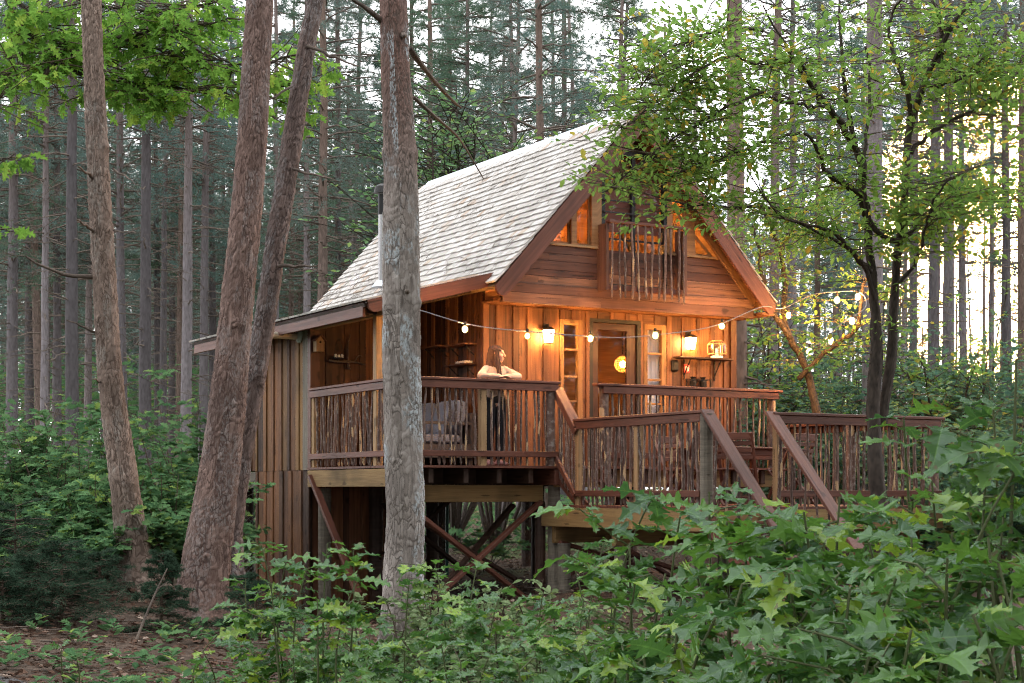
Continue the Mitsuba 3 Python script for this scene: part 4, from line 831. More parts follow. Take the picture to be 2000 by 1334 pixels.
def np_voronoi(x, y):
    d1 = np.full(x.shape, 9.0); d2 = d1.copy(); w = d1 * 0
    for a in (-1, 0, 1):
        for b in (-1, 0, 1):
            cx, cy = np.floor(x) + a, np.floor(y) + b
            d = np.hypot(cx + np_cell(cx, cy, 1) - x, cy + np_cell(cx, cy, 2) - y)
            d2 = np.where(d < d1, d1, np.minimum(d2, d)); w = np.where(d < d1, np_cell(cx, cy, 3), w); d1 = np.minimum(d1, d)
    return d1, d2, w
def sstep(a, b, x):
    t = np.clip((x - a) / (b - a), 0, 1); return t * t * (3 - 2 * t)
def big_trunk(pts, ztop, bsdf, knots=(), flare=.45, uoff=0.0, amp=.014):
    """pts: (px, py, width px, depth) up the trunk, measured; goes on straight to ztop. Bark plates are real relief."""
    P = np.array([at(a, b, d) for a, b, w, d in pts]); r = np.array([w * d / 3172 / 2 for a, b, w, d in pts])
    e = unit(P[-1] - P[-2]); L = (ztop - P[-1][2]) / e[2]
    if L > 0: P = np.vstack([P, P[-1] + e * L * .5, P[-1] + e * L]); r = np.concatenate([r, [r[-1] * .9, r[-1] * .75]])
    n = int(np.linalg.norm(np.diff(P, axis=0), axis=1).sum() / .017); C = smoothline(P, n)
    s = np.concatenate([[0], np.cumsum(np.linalg.norm(np.diff(P, axis=0), axis=1))]); rr = np.interp(np.linspace(0, s[-1], n), s, r)
    sl_ = np.linspace(0, s[-1], n)
    rr = rr * (1 + flare * np.exp(-sl_ / .28))
    m = max(40, int(2 * np.pi * rr.mean() / .013)); t, a, b = frames(C); th = np.arange(m + 1) / m * 2 * np.pi + np.pi / 2
    ux = np.broadcast_to((np.arange(m + 1) / m) * 2 * np.pi * r.mean() + uoff, (n, m + 1)); vy = np.broadcast_to(sl_[:, None], (n, m + 1))
    X, Y = _warp(ux / BX, vy / BY, np_noise); d1, d2, w = np_voronoi(X, Y)
    plate = (sstep(.0, .34, d2 - d1) * .7 + .3) * (.4 + .8 * w) - .5 * (1 - sstep(0, .05, np.abs(mikit.meshkit.fbm(np.stack([ux * 27 + 3, vy * 1.7, 0 * vy], -1), 3) - .5)))
    big = mikit.meshkit.fbm(np.stack([np.cos(th)[None] * 1.4 + 0 * vy, np.sin(th)[None] * 1.4 + 0 * vy, vy * 1.2 + uoff], -1), 3) - .5
    rad = rr[:, None] * (1 + .16 * big + .16 * np.exp(-sl_ / .25)[:, None] * np.cos(th * 5 + uoff + 1.3 * np.sin(th * 2))[None]) + amp * (plate - .5)
    for zk, ak, rk, hk in knots:                 # bumps: height, angle (0 = towards the viewer), radius, amount
        dd = ((vy - zk) / rk) ** 2 + (((np.mod(np.broadcast_to(th, vy.shape) - ak + np.pi * 1.5 + np.pi, 2 * np.pi) - np.pi) * rr[:, None]) / rk) ** 2
        rad = rad + hk * np.exp(-dd)
    rad[:, -1] = rad[:, 0]
    V = C[:, None] + rad[..., None] * (np.cos(th)[None, :, None] * a[:, None] + np.sin(th)[None, :, None] * b[:, None])
    i, j = np.meshgrid(np.arange(n - 1), np.arange(m), indexing='ij'); q = i * (m + 1) + j
    F = np.concatenate([np.stack([q, q + 1, q + m + 2], -1).reshape(-1, 3), np.stack([q, q + m + 2, q + m + 1], -1).reshape(-1, 3)])
    return mikit.ply((V.reshape(-1, 3), F), bsdf, True, uv=np.stack([ux, vy], -1).reshape(-1, 2)), C, rr
def stub(tree, p0, p1, r, name='branch_stub', m='branch_dead', sag=0.0):
    p0, p1 = np.asarray(p0), np.asarray(p1); q = (p0 + p1) / 2 + np.array([0, 0, -sag])
    P = smoothline([p0, q, p1], 8); P[1:-1] += R.normal(0, .012, (6, 3)) * np.linalg.norm(p1 - p0)
    part(tree, name, shp(tube(P, np.linspace(r, r * .35, 8), 7, True, nid(), .08), m, True))
ta = thing('pine_tree', 'leaning pine trunk near the left edge, grey brown flaky bark, standing clear of the cabin', 'tree')
sa, ca_, ra_ = big_trunk([(277, 1165, 84, 18), (264, 1100, 68, 18), (250, 1000, 57, 18), (234, 880, 52, 18), (218, 760, 48, 18), (209, 640, 46, 18), (202, 520, 44, 18), (195, 400, 43, 18), (188, 250, 41, 18), (182, 120, 38, 18), (178, 0, 37, 18)], 13.5, 'bark_brown', [(5.0, 1.2, .06, .03), (1.3, .2, .1, .02), (2.4, -.4, .08, .015)], uoff=3)
part(ta, 'trunk', sa)
for (x0, y0), (x1, y1), r_, sg in (((186, 540), (50, 500), .035, .06), ((190, 455), (150, 430), .03, 0), ((188, 350), (152, 325), .03, 0), ((190, 650), (130, 625), .018, 0), ((222, 330), (272, 362), .018, 0), ((222, 450), (265, 455), .012, 0), ((200, 745), (180, 740), .02, 0)):
    stub(ta, at(x0, y0, 18), at(x1, y1, 17.5), r_ * .8, sag=sg)
tb_ = thing('pine_tree', 'big reddish brown pine trunk in front of the tower, left one of the close pair', 'tree')
sb, *_ = big_trunk([(388, 1225, 92, 17), (397, 1150, 90, 17), (408, 1060, 88, 17), (423, 960, 82, 17), (436, 860, 76, 17), (447, 760, 68, 17), (456, 667, 64, 17), (467, 560, 62, 17), (479, 440, 60, 17), (489, 320, 58, 17), (497, 200, 56, 17), (502, 100, 54, 17), (507, 0, 52, 17)], 13.0, 'bark_red', [(3.2, .4, .07, .015)], uoff=11)
part(tb_, 'trunk', sb)
tc = thing('pine_tree', 'slender dark pine trunk leaning right, rising from beside the big reddish trunk', 'tree')
sc_, *_ = big_trunk([(438, 1120, 52, 17.6), (452, 1000, 50, 17.6), (468, 900, 46, 17.6), (486, 800, 42, 17.6), (501, 720, 41, 17.6), (513, 650, 40, 17.6), (527, 560, 40, 17.6), (543, 450, 41, 17.6), (560, 340, 40, 17.6), (580, 210, 37, 17.6), (598, 100, 34, 17.6), (616, 0, 31, 17.6)], 12.5, 'bark_dark', [(2.2, .5, .07, .02)], uoff=27)
part(tc, 'trunk', sc_)
for (x0, y0), (x1, y1), r_ in (((545, 520), (617, 520), .022), ((572, 330), (655, 352), .016), ((568, 170), (500, 210), .014), ((600, 90), (700, 130), .02)): stub(tc, at(x0, y0, 17.5), at(x1, y1, 17.2), r_)
td = thing('pine_tree', 'grey pine trunk with pale blue lichen directly in front of the porch corner', 'tree')
sd, *_ = big_trunk([(786, 1300, 84, 15), (786, 1200, 80, 15), (789, 1080, 75, 15), (792, 1000, 75, 15), (789, 900, 76, 15), (787, 800, 75, 15), (784, 700, 74, 15), (784, 600, 72, 15), (783, 500, 71, 15), (783, 420, 70, 15), (781, 310, 62, 15), (777, 220, 58, 15), (772, 120, 55, 15), (768, 0, 53, 15)], 12.0, 'bark_mix', [(4.72, -1.1, .07, .03), (4.72, 1.2, .07, .03), (3.35, 1.3, .05, .02), (3.3, -.9, .05, .02)], uoff=41, amp=.010)
part(td, 'trunk', sd)
for (x0, y0), (x1, y1), r_ in (((790, 68), (786, 66), .03), ((790, 298), (790, 300), .02)): pass
stub(td, at(788, 68, 14.9), at(790, 70, 14.75), .035, 'cut_knot', 'branch_dead'); stub(td, at(795, 570, 14.85), at(796, 568, 14.78), .028, 'cut_knot', 'branch_dead')
stub(td, at(750, 45, 15), at(672, -15, 14.5), .03); 
P_ = smoothline([at(800, 95, 15.2), at(850, 160, 16), at(900, 210, 17)], 10)
part(td, 'branch', shp(tube(P_, np.linspace(.03, .012, 10), 7, True, nid(), .06), 'branch_dead', True))
P_ = smoothline([at(808, 190, 15.2), at(870, 245, 16), at(900, 275, 17), at(945, 350, 18)], 12)
part(td, 'branch', shp(tube(P_, np.linspace(.02, .006, 12), 6, True, nid(), .06), 'branch_dead', True))
# ---------------------------------------------------------------- background pines
RB = np.random.default_rng(5)
def tuft_mesh(c, ax, n, L, w, rng):
    """n needles from c round the direction ax, as thin triangles."""
    k = len(c)
    d = rng.standard_normal((k, n, 3)) * .55 + ax[:, None]; d /= np.linalg.norm(d, axis=-1, keepdims=True)
    l = L * rng.uniform(.6, 1.15, (k, n, 1)); side = np.cross(d, rng.standard_normal((k, n, 3))); side /= np.linalg.norm(side, axis=-1, keepdims=True)
    o = c[:, None] + d * 0.01
    V = np.stack([o - side * w / 2, o + side * w / 2, o + d * l - Z * l * .12], 2).reshape(-1, 3)
    return V, np.arange(len(V)).reshape(-1, 3), np.zeros((len(V), 2))
def pine_parts(seed, z0, z1, ntuft, nneedle, nl, nw, dead_lo, dead_n, spread=2.6):
    """(dead branches, crown needles) of one pine of height z1 with live branches from z0."""
    g = np.random.default_rng(seed); dead, live, C, A = [], [], [], []
    def limb(z, az, L, el, r, tufts):
        n = 6; tt = np.linspace(0, 1, n)
        d = np.array([math.cos(az), math.sin(az), 0]); P = d * (tt * L)[:, None] + Z * (z + L * (math.sin(el) * tt - .16 * tt ** 2))[:, None]
        P[1:] += g.normal(0, .035 * L, (n - 1, 3)) * tt[1:, None]
        (live if tufts else dead).append(tube(P, r * (1 - .75 * tt), 4, False, int(g.integers(0, 99))))
        for q in range(4 if not tufts else 6):
            f = g.uniform(.25, .98); b = np.array([np.interp(f, tt, P[:, i]) for i in range(3)])
            a2 = az + g.choice((-1, 1)) * g.uniform(.4, 1.1); l2 = L * g.uniform(.15, .42)
            e = np.array([math.cos(a2), math.sin(a2), g.uniform(-.35, .3)]) * l2
            (live if tufts else dead).append(tube([b, b + e * .5 + g.normal(0, .04, 3), b + e], [r * .3, r * .2, r * .1], 3, False, 0))
            for u in range(tufts):
                h = g.uniform(.3, 1.05); C.append(b + e * h + g.normal(0, .10, 3)); A.append(unit(e) * .7 + Z * .25)
    for i in range(dead_n):
        z = dead_lo + (z0 + 1.5 - dead_lo) * g.uniform(0, 1) ** .8
        limb(z, g.uniform(0, 6.283), g.uniform(.35, 1.9), g.uniform(-.25, .35), g.uniform(.012, .026), 0)
    z = z0
    while z < z1:
        f = (z - z0) / (z1 - z0); Lm = spread * (1 - .75 * f) * (.7 + .3 * min(1, f * 6))
        for b in range(5): limb(z + g.uniform(-.2, .2), g.uniform(0, 6.283), Lm * g.uniform(.55, 1.1), g.uniform(.0, .45), .03, ntuft)
        z += g.uniform(.5, .75)
    C, A = np.array(C), np.array(A)
    return join(dead), join([m for m in live]), tuft_mesh(C, A, nneedle, nl, nw, g)
_var = {}
def variant(kind, i):
    if (kind, i) not in _var:
        a = dict(near=(7.6, 17, 4, 13, .17, .011, 1.5, 60, 2.7), low=(5.2, 15, 4, 13, .18, .011, 1.2, 36, 2.9), far=(8.4, 21, 3, 9, .26, .026, 2.0, 46, 2.7), bare=(10.5, 18, 3, 9, .2, .018, 1.3, 75, 2.4))[kind]
        d, l, c = pine_parts(100 + i * 7 + len(kind), *a)
        _var[kind, i] = [mikit.ply((m[0], m[1]), None, False, uv=m[2]) for m in (d, l, c)]
    return _var[kind, i]
NEED = ('needle_blue', 'needle_grey', 'needle_green')
def pine(px, d, w, kind, label, group=None, lean=(0, 0), top=None, needle=None, name='background_pine'):
    """Pine whose trunk crosses pixel column px at eye level, trunk w px wide, d metres away."""
    x = (px - 1000) / 3172 * d; g = float(ground(x, d)); r = w * d / 3172 / 2
    k = thing(name, label, 'tree', group); top = top or RB.uniform(17, 22) if kind != 'far' else RB.uniform(19, 25)
    zz = np.concatenate([[g - .3, g + .15], np.linspace(g + .8, top, 13)]); f = (zz - g) / (top - g)
    P = np.stack([x + lean[0] * (zz - EYE) + RB.normal(0, .02, 15) * f, d + lean[1] * (zz - EYE) + RB.normal(0, .02, 15) * f, zz], 1)
    rr = r * (1.05 - .72 * np.clip(f, 0, 1)); rr[0] *= 1.5; rr[1] *= 1.25
    part(k, 'trunk', shp(tube(P, rr, 12, True, nid(), .035, RB), 'bark_far', True))
    v = variant(kind, int(RB.integers(0, 3))); sc = RB.uniform(.92, 1.1)
    M = T().translate([x, d, g]) @ T(np.array([[1, 0, lean[0], 0], [0, 1, lean[1], 0], [0, 0, 1, 0], [0, 0, 0, 1.0]])) @ T().rotate([0, 0, 1], float(RB.uniform(0, 360))) @ T().scale(float(sc))
    part(k, 'dead_branches', {**v[0], 'bsdf': {'type': 'ref', 'id': 'branch_dead'}, 'to_world': M}, None, 'stuff')
    part(k, 'branches', {**v[1], 'bsdf': {'type': 'ref', 'id': 'branch_dead'}, 'to_world': M}, None, 'stuff')
    part(k, 'crown', {**v[2], 'bsdf': {'type': 'ref', 'id': needle or NEED[int(RB.integers(0, 3))]}, 'to_world': M}, None, 'stuff')
    return k
_ONES = 'zeroth first second third fourth fifth sixth seventh eighth ninth tenth eleventh twelfth thirteenth fourteenth fifteenth sixteenth seventeenth eighteenth nineteenth'.split()
def ordinal(n):
    if n < 20: return _ONES[n]
    t = ('twent', 'thirt', 'fort', 'fift', 'sixt')[n // 10 - 2]
    return t + ('ieth' if n % 10 == 0 else 'y-' + _ONES[n % 10])
_left = [(22, 52, 26), (58, 60, 20), (86, 46, 18), (112, 58, 20), (142, 41, 29), (170, 66, 17), (241, 50, 21), (283, 43, 26), (316, 54, 17), (336, 70, 16), (362, 45, 23), (396, 50, 20), (417, 62, 18), (440, 72, 15)]
for i_, (px_, d_, w_) in enumerate(_left):
    pine(px_, d_, w_, 'bare' if i_ % 3 else 'near', f'slim grey pine in the stand left of the cabin, {ordinal(i_ + 1)} trunk from the left edge', lean=(RB.uniform(-.015, .012), 0))
_mid = [(562, 66, 14, 'first'), (601, 50, 18, 'second'), (627, 42, 24, 'third'), (662, 52, 17, 'fourth'), (694, 60, 15, 'fifth'), (727, 68, 15, 'sixth')]
for px_, d_, w_, o_ in _mid: pine(px_, d_, w_, 'near', f'slim pine behind the roof edge, {o_} to the right of the leaning dark trunk', lean=(RB.uniform(-.02, .03), 0))
pine(1068, 36, 21, 'low', 'pale grey pine with long bare side limbs rising behind the roof ridge', lean=(-.018, 0), needle='needle_blue')
for px_, d_, o_, l_ in ((905, 44, 'behind the leafy tree right of the lichened trunk', .01), (985, 40, 'with crooked stem, a little left of the pale pine above the ridge', .03), (1015, 43, 'with dark crooked stem, close left of the pale pine above the ridge', -.02), (1102, 47, 'just right of the pale pine above the ridge', .0), (1140, 52, 'half way from the pale pine to the gable peak', -.03), (1196, 47, 'close to the left of the gable peak', .02), (840, 50, 'close behind the right side of the lichened trunk', .0)):
    pine(px_, d_, 13 if l_ else 16, 'low', f'thin pine {o_}', lean=(l_, 0))
_right = [(1443, 27, 42), (1508, 40, 24), (1548, 46, 20), (1702, 30, 44), (1594, 62, 15), (1640, 66, 14), (1782, 50, 17), (1820, 38, 26), (1852, 40, 27), (1884, 56, 18), (1936, 58, 13), (1968, 50, 22), (1995, 44, 18)]
for i_, (px_, d_, w_) in enumerate(sorted(_right)):
    pine(px_, d_, w_, 'bare' if d_ < 48 else 'far', f'pine in the bright wood, {ordinal(i_ + 1)} trunk rightwards from the cabin corner', lean=(RB.uniform(-.012, .012), 0), needle=None)
# further pines fill the wood behind
_n, _far = 0, []
for row, (d0, d1, n) in enumerate(((54, 70, 30), (70, 92, 40))):
    for i_ in range(n):
        d_ = RB.uniform(d0, d1); px_ = (i_ + RB.uniform(.1, .9)) / n * 2200 - 100
        if 1240 < px_ < 2050 and RB.uniform() < (.6 if px_ < 1780 else .72): continue
        if 930 < px_ < 1240 and RB.uniform() < .55: continue
        _n += 1; _far.append((px_, d_, RB.uniform(.26, .4) / d_ * 3172))
for i_, (px_, d_, w_) in enumerate(sorted(_far)):
    pine(px_, d_, w_, 'far', f'slim distant pine deep in the wood, {ordinal(i_ + 1)} of the farthest trunks from the left', 'distant pines', lean=(RB.uniform(-.035, .035), 0))
# the far wood: stuff
_fm, _fc = [], []
g_ = np.random.default_rng(77)
for i_ in range(420):
    d_ = g_.uniform(92, 170); px_ = g_.uniform(-150, 2150)
    if px_ > 1250 and g_.uniform() < (.6 if px_ < 1780 else .72): continue
    if 900 < px_ < 1250 and g_.uniform() < .6: continue
    x_ = (px_ - 1000) / 3172 * d_; gz = 1.85; top = g_.uniform(19, 27)
    _fm.append(tube([(x_, d_, gz - .3), (x_ + g_.normal(0, .2), d_, 9), (x_ + g_.normal(0, .4), d_, top)], [g_.uniform(.14, .24), .14, .04], 6, False, nid()))
    n_ = 130; zz = top - (top - 8) * g_.uniform(0, 1, n_) ** 1.2; a_ = g_.uniform(0, 6.283, n_); rr = 2.4 * np.sqrt(g_.uniform(0, 1, n_)) * (1.1 - .8 * (zz - 8) / (top - 8))
    _fc.append(tuft_mesh(np.stack([x_ + rr * np.cos(a_), d_ + rr * np.sin(a_), zz], 1), np.stack([np.cos(a_), np.sin(a_), a_ * 0 + .2], 1), 6, .8, .11, g_))
solo('far_wood', shp(join(_fm), 'bark_far', True), 'thin trunks of the far wood fading into the light', 'wood', kind='stuff')
solo('far_wood_foliage', shp(join(_fc), 'needle_grey'), 'hazy needle crowns of the far wood', 'wood', kind='stuff')
# the same wood goes on behind and beside the viewer: the panes mirror it and it shades the near ground
_bm, _bc = [], []
for i_ in range(80):
    if i_ < 34: x_, y_ = g_.uniform(-40, 40), g_.uniform(-40, -7)
    elif i_ >= 66: y_ = g_.uniform(-4, 6.2); x_ = (g_.uniform(3.2, 9) if i_ < 75 else -g_.uniform(3.2, 9)) + .0 * y_
    elif i_ < 54: x_, y_ = g_.uniform(11, 45), g_.uniform(-8, 13)
    else: x_, y_ = g_.uniform(-40, -10), g_.uniform(-6, 14)
    gz = float(ground(x_, y_)); top = g_.uniform(15, 21)
    _bm.append(tube([(x_, y_, gz - .3), (x_ + g_.normal(0, .2), y_, 8), (x_ + g_.normal(0, .4), y_, top)], [g_.uniform(.16, .24), .15, .04], 8, False, nid()))
    n_ = 420; zz = top - (top - 4.5) * g_.uniform(0, 1, n_) ** .9; a_ = g_.uniform(0, 6.283, n_); rr = 2.6 * np.sqrt(g_.uniform(0, 1, n_)) * (1.1 - .8 * (zz - 4.5) / (top - 4.5))
    _bc.append(tuft_mesh(np.stack([x_ + rr * np.cos(a_), y_ + rr * np.sin(a_), zz], 1), np.stack([np.cos(a_), np.sin(a_), a_ * 0 + .2], 1), 9, .7, .09, g_))
solo('near_wood', shp(join(_bm), 'bark_far', True), 'pine trunks of the same wood on the side of the viewer', 'wood', kind='stuff')
solo('near_wood_foliage', shp(join(_bc), 'needle_green'), 'pine crowns of the same wood on the side of the viewer', 'wood', kind='stuff')
# ---------------------------------------------------------------- leaves
_half = [(.012, .0), (.02, .06), (.08, .11), (.17, .155), (.13, .20), (.085, .26), (.19, .30), (.28, .365), (.20, .39), (.11, .43), (.12, .48), (.24, .525), (.315, .60), (.22, .615), (.115, .645), (.13, .70), (.20, .74), (.25, .815), (.16, .81), (.085, .84), (.09, .89), (.115, .95), (.045, .95), (0.0, 1.0)]
def oak_leaf(seed, fold=.22, curl=.16, wav=.03):
    g = np.random.default_rng(seed); V, F, UV = [], [], []
    for sg in (-1, 1):
        h = np.array(_half); h[:, 0] *= g.uniform(.9, 1.15); h[1:-1] += g.normal(0, .012, (len(h) - 2, 2))
        my = np.maximum.accumulate(np.clip(h[:, 1] - .16 * (h[:, 0] > .12) * 1, 0, 1)); my[-1] = 1
        n0 = len(V) and sum(len(v) for v in V)
        out = np.stack([sg * h[:, 0], h[:, 1]], 1); mid = np.stack([0 * my, my], 1)
        V.append(np.vstack([out, mid])); n = len(h); b = 0 if sg < 0 else 2 * n
        for i in range(n - 1):
            q = [(b + i, b + i + 1, b + n + i + 1), (b + i, b + n + i + 1, b + n + i)]
            F += q if sg < 0 else [f[::-1] for f in q]
    P = np.vstack(V); x, y = P[:, 0], P[:, 1]
    z = fold * np.abs(x) * (1 - .3 * y) - curl * y ** 2 * 1.0 + wav * np.sin(y * 17 + np.sign(x) * 1.3) * np.abs(x) * 4 - .25 * x * x
    W = np.stack([x, y, z], 1); UV = np.stack([.5 + x * .9, y], 1)
    F = np.array(F)[:, ::-1]
    a = np.linalg.norm(np.cross(W[F[:, 1]] - W[F[:, 0]], W[F[:, 2]] - W[F[:, 0]]), axis=1)
    return W, F[a > 1e-7], UV
def lobed_leaf(seed):                     # 10 triangles, for leaves a little further off
    g = np.random.default_rng(seed); h = [(.0, 0), (.17, .12), (.08, .25), (.33, .36), (.13, .48), (.32, .64), (.12, .74), (.18, .87), (0, 1)]
    pts = [(x * g.uniform(.9, 1.1), y) for x, y in h] + [(-x * g.uniform(.9, 1.1), y) for x, y in h[1:-1]][::-1]
    import shapely.geometry as sg_
    v, f = trimesh.creation.triangulate_polygon(sg_.Polygon(pts), engine='earcut')
    W = np.column_stack([v, .22 * np.abs(v[:, 0]) - .15 * v[:, 1] ** 2]); return W, np.asarray(f), np.stack([.5 + v[:, 0] * .9, v[:, 1]], 1)
def oval_leaf():                          # 4 triangles folded along the midrib
    W = np.array([(0, 0, 0), (.27, .42, .06), (.2, .75, .02), (0, 1, -.1), (-.2, .75, .02), (-.27, .42, .06), (0, .5, 0)])
    F = np.array([(0, 1, 6), (1, 2, 6), (2, 3, 6), (3, 4, 6), (4, 5, 6), (5, 0, 6)]); return W, F, np.stack([.5 + W[:, 0] * .9, W[:, 1]], 1)
def blade_leaf():
    W = np.array([(0, 0, 0), (.2, .45, .05), (0, 1, -.06), (-.2, .45, .05)]); return W, np.array([(0, 1, 2), (0, 2, 3)]), np.stack([.5 + W[:, 0] * .9, W[:, 1]], 1)
OAK = [oak_leaf(s, f, c, w) for s, f, c, w in ((1, .25, .22, .05), (2, .42, .38, .06), (3, .12, -.05, .07), (4, .34, .6, .05), (5, .18, .3, .085))]
LOB = [lobed_leaf(s) for s in range(3)]; OVAL = [oval_leaf()]; BLADE = [blade_leaf()]
def orient(y, n):
    """rotation matrices (k, 3, 3) with columns x, y (along the leaf), z (its upper side)."""
    y = y / np.linalg.norm(y, axis=-1, keepdims=True); x = np.cross(y, n); x /= np.linalg.norm(x, axis=-1, keepdims=True) + 1e-12
    return np.stack([x, y, np.cross(x, y)], -1)
def leaves(c, M, size, kinds, rng, pet=.0):
    """One mesh of leaves at c (k, 3), orientation M, size (k,)."""
    which = rng.integers(0, len(kinds), len(c)); out = []
    for w, (W, F, UV) in enumerate(kinds):
        i = np.nonzero(which == w)[0]
        if not len(i): continue
        V = np.einsum('kij,nj->kni', M[i] * size[i, None, None], W) + c[i][:, None]
        ids = rng.integers(0, 90, len(i))
        uv = UV[None] + np.stack([ids, 0 * ids], -1)[:, None]
        out.append((V.reshape(-1, 3), (F[None] + (np.arange(len(i)) * len(W))[:, None, None]).reshape(-1, 3), uv.reshape(-1, 2)))
    return join(out)
_lp = {}
def leaf_shape(bsdf, i, tone):
    """shape dict of one oak leaf of unit length, in one of a few tones"""
    if (bsdf, i, tone) not in _lp:
        W, F, UV = OAK[i]; _lp[bsdf, i, tone] = mikit.ply((W, F), bsdf, True, uv=UV + (tone, 0))
    return _lp[bsdf, i, tone]
def mat4(M, c, s):
    m = np.eye(4); m[:3, :3] = M * s; m[:3, 3] = c; return T(m)
def sapling(label, cat, stems, leaf_len, bsdf, rng, per=9, name='oak_sapling', tip=.75, group=None, twigs=5, twl=.35, nmax=300, droop=.22, bark='stem_green', r0=.011, up=.9, flat=.30, cluster=True):
    """Stems (polylines, metres) with side twigs; leaves in whorls near twig tips. The nearest nmax leaves are parts."""
    k = thing(name, label, cat, group); S, C, Y, N, L = [], [], [], [], []
    for P in stems:
        P = smoothline(P, 12); tt = np.linspace(0, 1, 12)
        part(k, 'stem', shp(tube(P, r0 * (1.1 - .75 * tt), 6, True, nid(), .05, rng), bark, True))
        tips = [(P[-1], unit(P[-1] - P[-2]))]
        for q in range(twigs):
            f = rng.uniform(.25, .97); b = np.array([np.interp(f, tt, P[:, i]) for i in range(3)])
            a = rng.uniform(0, 6.283); l = twl * rng.uniform(.5, 1.3) * (1.2 - .5 * f); d = unit([math.cos(a), math.sin(a), rng.uniform(.0, .7)])
            e = b + d * l; S.append(tube([b, (b + e) / 2 + rng.normal(0, .02, 3), e], [r0 * .45, r0 * .35, r0 * .25], 5, True, nid())); tips.append((e, d))
        for e, d in tips:
            n = max(3, rng.poisson(per))
            for i in range(n):
                a = rng.uniform(0, 6.283); back = rng.uniform(0, 1) ** 1.6 * twl * .8
                y = unit(np.array([math.cos(a), math.sin(a), rng.uniform(-droop - .25, .35 - droop)]) + d * .45)
                C.append(e - d * back + y * leaf_len * .12); Y.append(y); N.append(unit(np.array([0, -.12, up]) + rng.normal(0, flat, 3))); L.append(leaf_len * rng.uniform(.55, 1.2))
                S.append(tube([e - d * back, C[-1]], [r0 * .16, r0 * .13], 3, False, 0))
    C, Y, N, L = map(np.array, (C, Y, N, L)); M = orient(Y, N)
    if S: part(k, 'twigs', shp(join(S), bark), None, 'stuff')
    o = np.argsort(-L / np.linalg.norm(C - (0, 0, EYE), axis=1)) if nmax else np.arange(len(C))
    for i in o[:nmax]: part(k, 'leaf', {**leaf_shape(bsdf, int(rng.integers(0, 5)), int(rng.integers(0, 30))), 'to_world': mat4(M[i], C[i], L[i])})
    if len(o) > nmax: part(k, 'leaves', shp(leaves(C[o[nmax:]], M[o[nmax:]], L[o[nmax:]], OAK if leaf_len > .13 else LOB, rng), bsdf, True), None, 'stuff')
    return k, len(C)
RL = np.random.default_rng(23)
def gpt(px, d): x = (px - 1000) / 3172 * d; return np.array([x, d, float(ground(x, d))])
def stem_to(px, py, d, base_px=None, bend=.1):
    b = gpt(px if base_px is None else base_px, d + RL.uniform(-.1, .25)); e = at(px, py, d); m = (b + e) / 2 + RL.normal(0, bend, 3) * (1, 1, .2); return [b, m, e]
# nearest saplings, lower right (depth 4.5 - 9 m)
NEAR = [('oak sapling at the right edge with the tallest stem, lobed leaves hanging high', [(1985, 700, 5.2, 1900), (1995, 900, 5.0, 1940), (1940, 800, 5.6, 1850), (1890, 1000, 5.4, 1880), (1960, 1010, 5.2, 1960), (1925, 940, 5.3, 1900)], .175, 6, 4),
    ('oak sapling before the far railing with bright yellowish green tips', [(1765, 815, 6.6, 1850), (1690, 985, 6.4, 1760), (1820, 940, 6.3, 1840), (1880, 930, 6.0, 1900), (1760, 1000, 6.3, 1780)], .17, 5, 3),
    ('broad oak sapling in front of the long stair, with large pale green leaves', [(1480, 990, 6.0, 1560), (1570, 1000, 5.6, 1590), (1640, 970, 6.3, 1660), (1420, 1020, 6.2, 1470), (1530, 1040, 5.8, 1540), (1690, 1030, 5.8, 1690), (1610, 1060, 5.5, 1610), (1450, 1060, 5.9, 1460), (1560, 1080, 5.5, 1560), (1740, 1010, 6.0, 1740)], .185, 7, 5),
    ('oak sapling just below the lower deck rim, left of the long stair', [(1270, 975, 7.2, 1340), (1330, 1000, 6.6, 1390), (1230, 1060, 7.0, 1300), (1385, 960, 7.4, 1400), (1350, 1070, 6.5, 1360), (1300, 1120, 6.6, 1310), (1420, 1070, 6.4, 1420), (1240, 1140, 6.6, 1250)], .175, 6, 4),
    ('low dark oak sapling filling the bottom right corner', [(1750, 1130, 4.6, 1780), (1850, 1090, 4.5, 1860), (1950, 1100, 4.4, 1950), (1660, 1150, 4.8, 1680), (1900, 1200, 4.2, 1900), (1780, 1230, 4.2, 1790), (1980, 1250, 4.1, 1980), (1700, 1270, 4.2, 1700), (1840, 1290, 4.0, 1840)], .165, 8, 5),
    ('oak sapling in the thick of the leaves below the foot of the long stair', [(1780, 1050, 5.4, 1780), (1860, 1040, 5.3, 1870), (1700, 1090, 5.3, 1700), (1640, 1120, 5.2, 1640), (1930, 1050, 5.0, 1930), (1810, 1110, 5.0, 1810), (1740, 1150, 4.9, 1740), (1980, 1130, 4.7, 1980)], .175, 7, 5),
    ('low oak sapling at the bottom right of the middle, nearest the viewer there', [(1450, 1140, 4.9, 1460), (1330, 1170, 5.1, 1330), (1540, 1120, 4.9, 1550), (1250, 1230, 5.0, 1260), (1430, 1270, 4.5, 1430), (1590, 1220, 4.5, 1600), (1330, 1290, 4.5, 1330), (1520, 1290, 4.3, 1520), (1400, 1200, 4.8, 1400), (1620, 1300, 4.2, 1620)], .165, 7, 4)]
for lb, st_, ll, per, tw_ in NEAR:
    sapling(lb, 'sapling', [stem_to(a, b, d, e) for a, b, d, e in st_], ll, 'leaf_oak', RL, per, twigs=tw_, twl=.32)
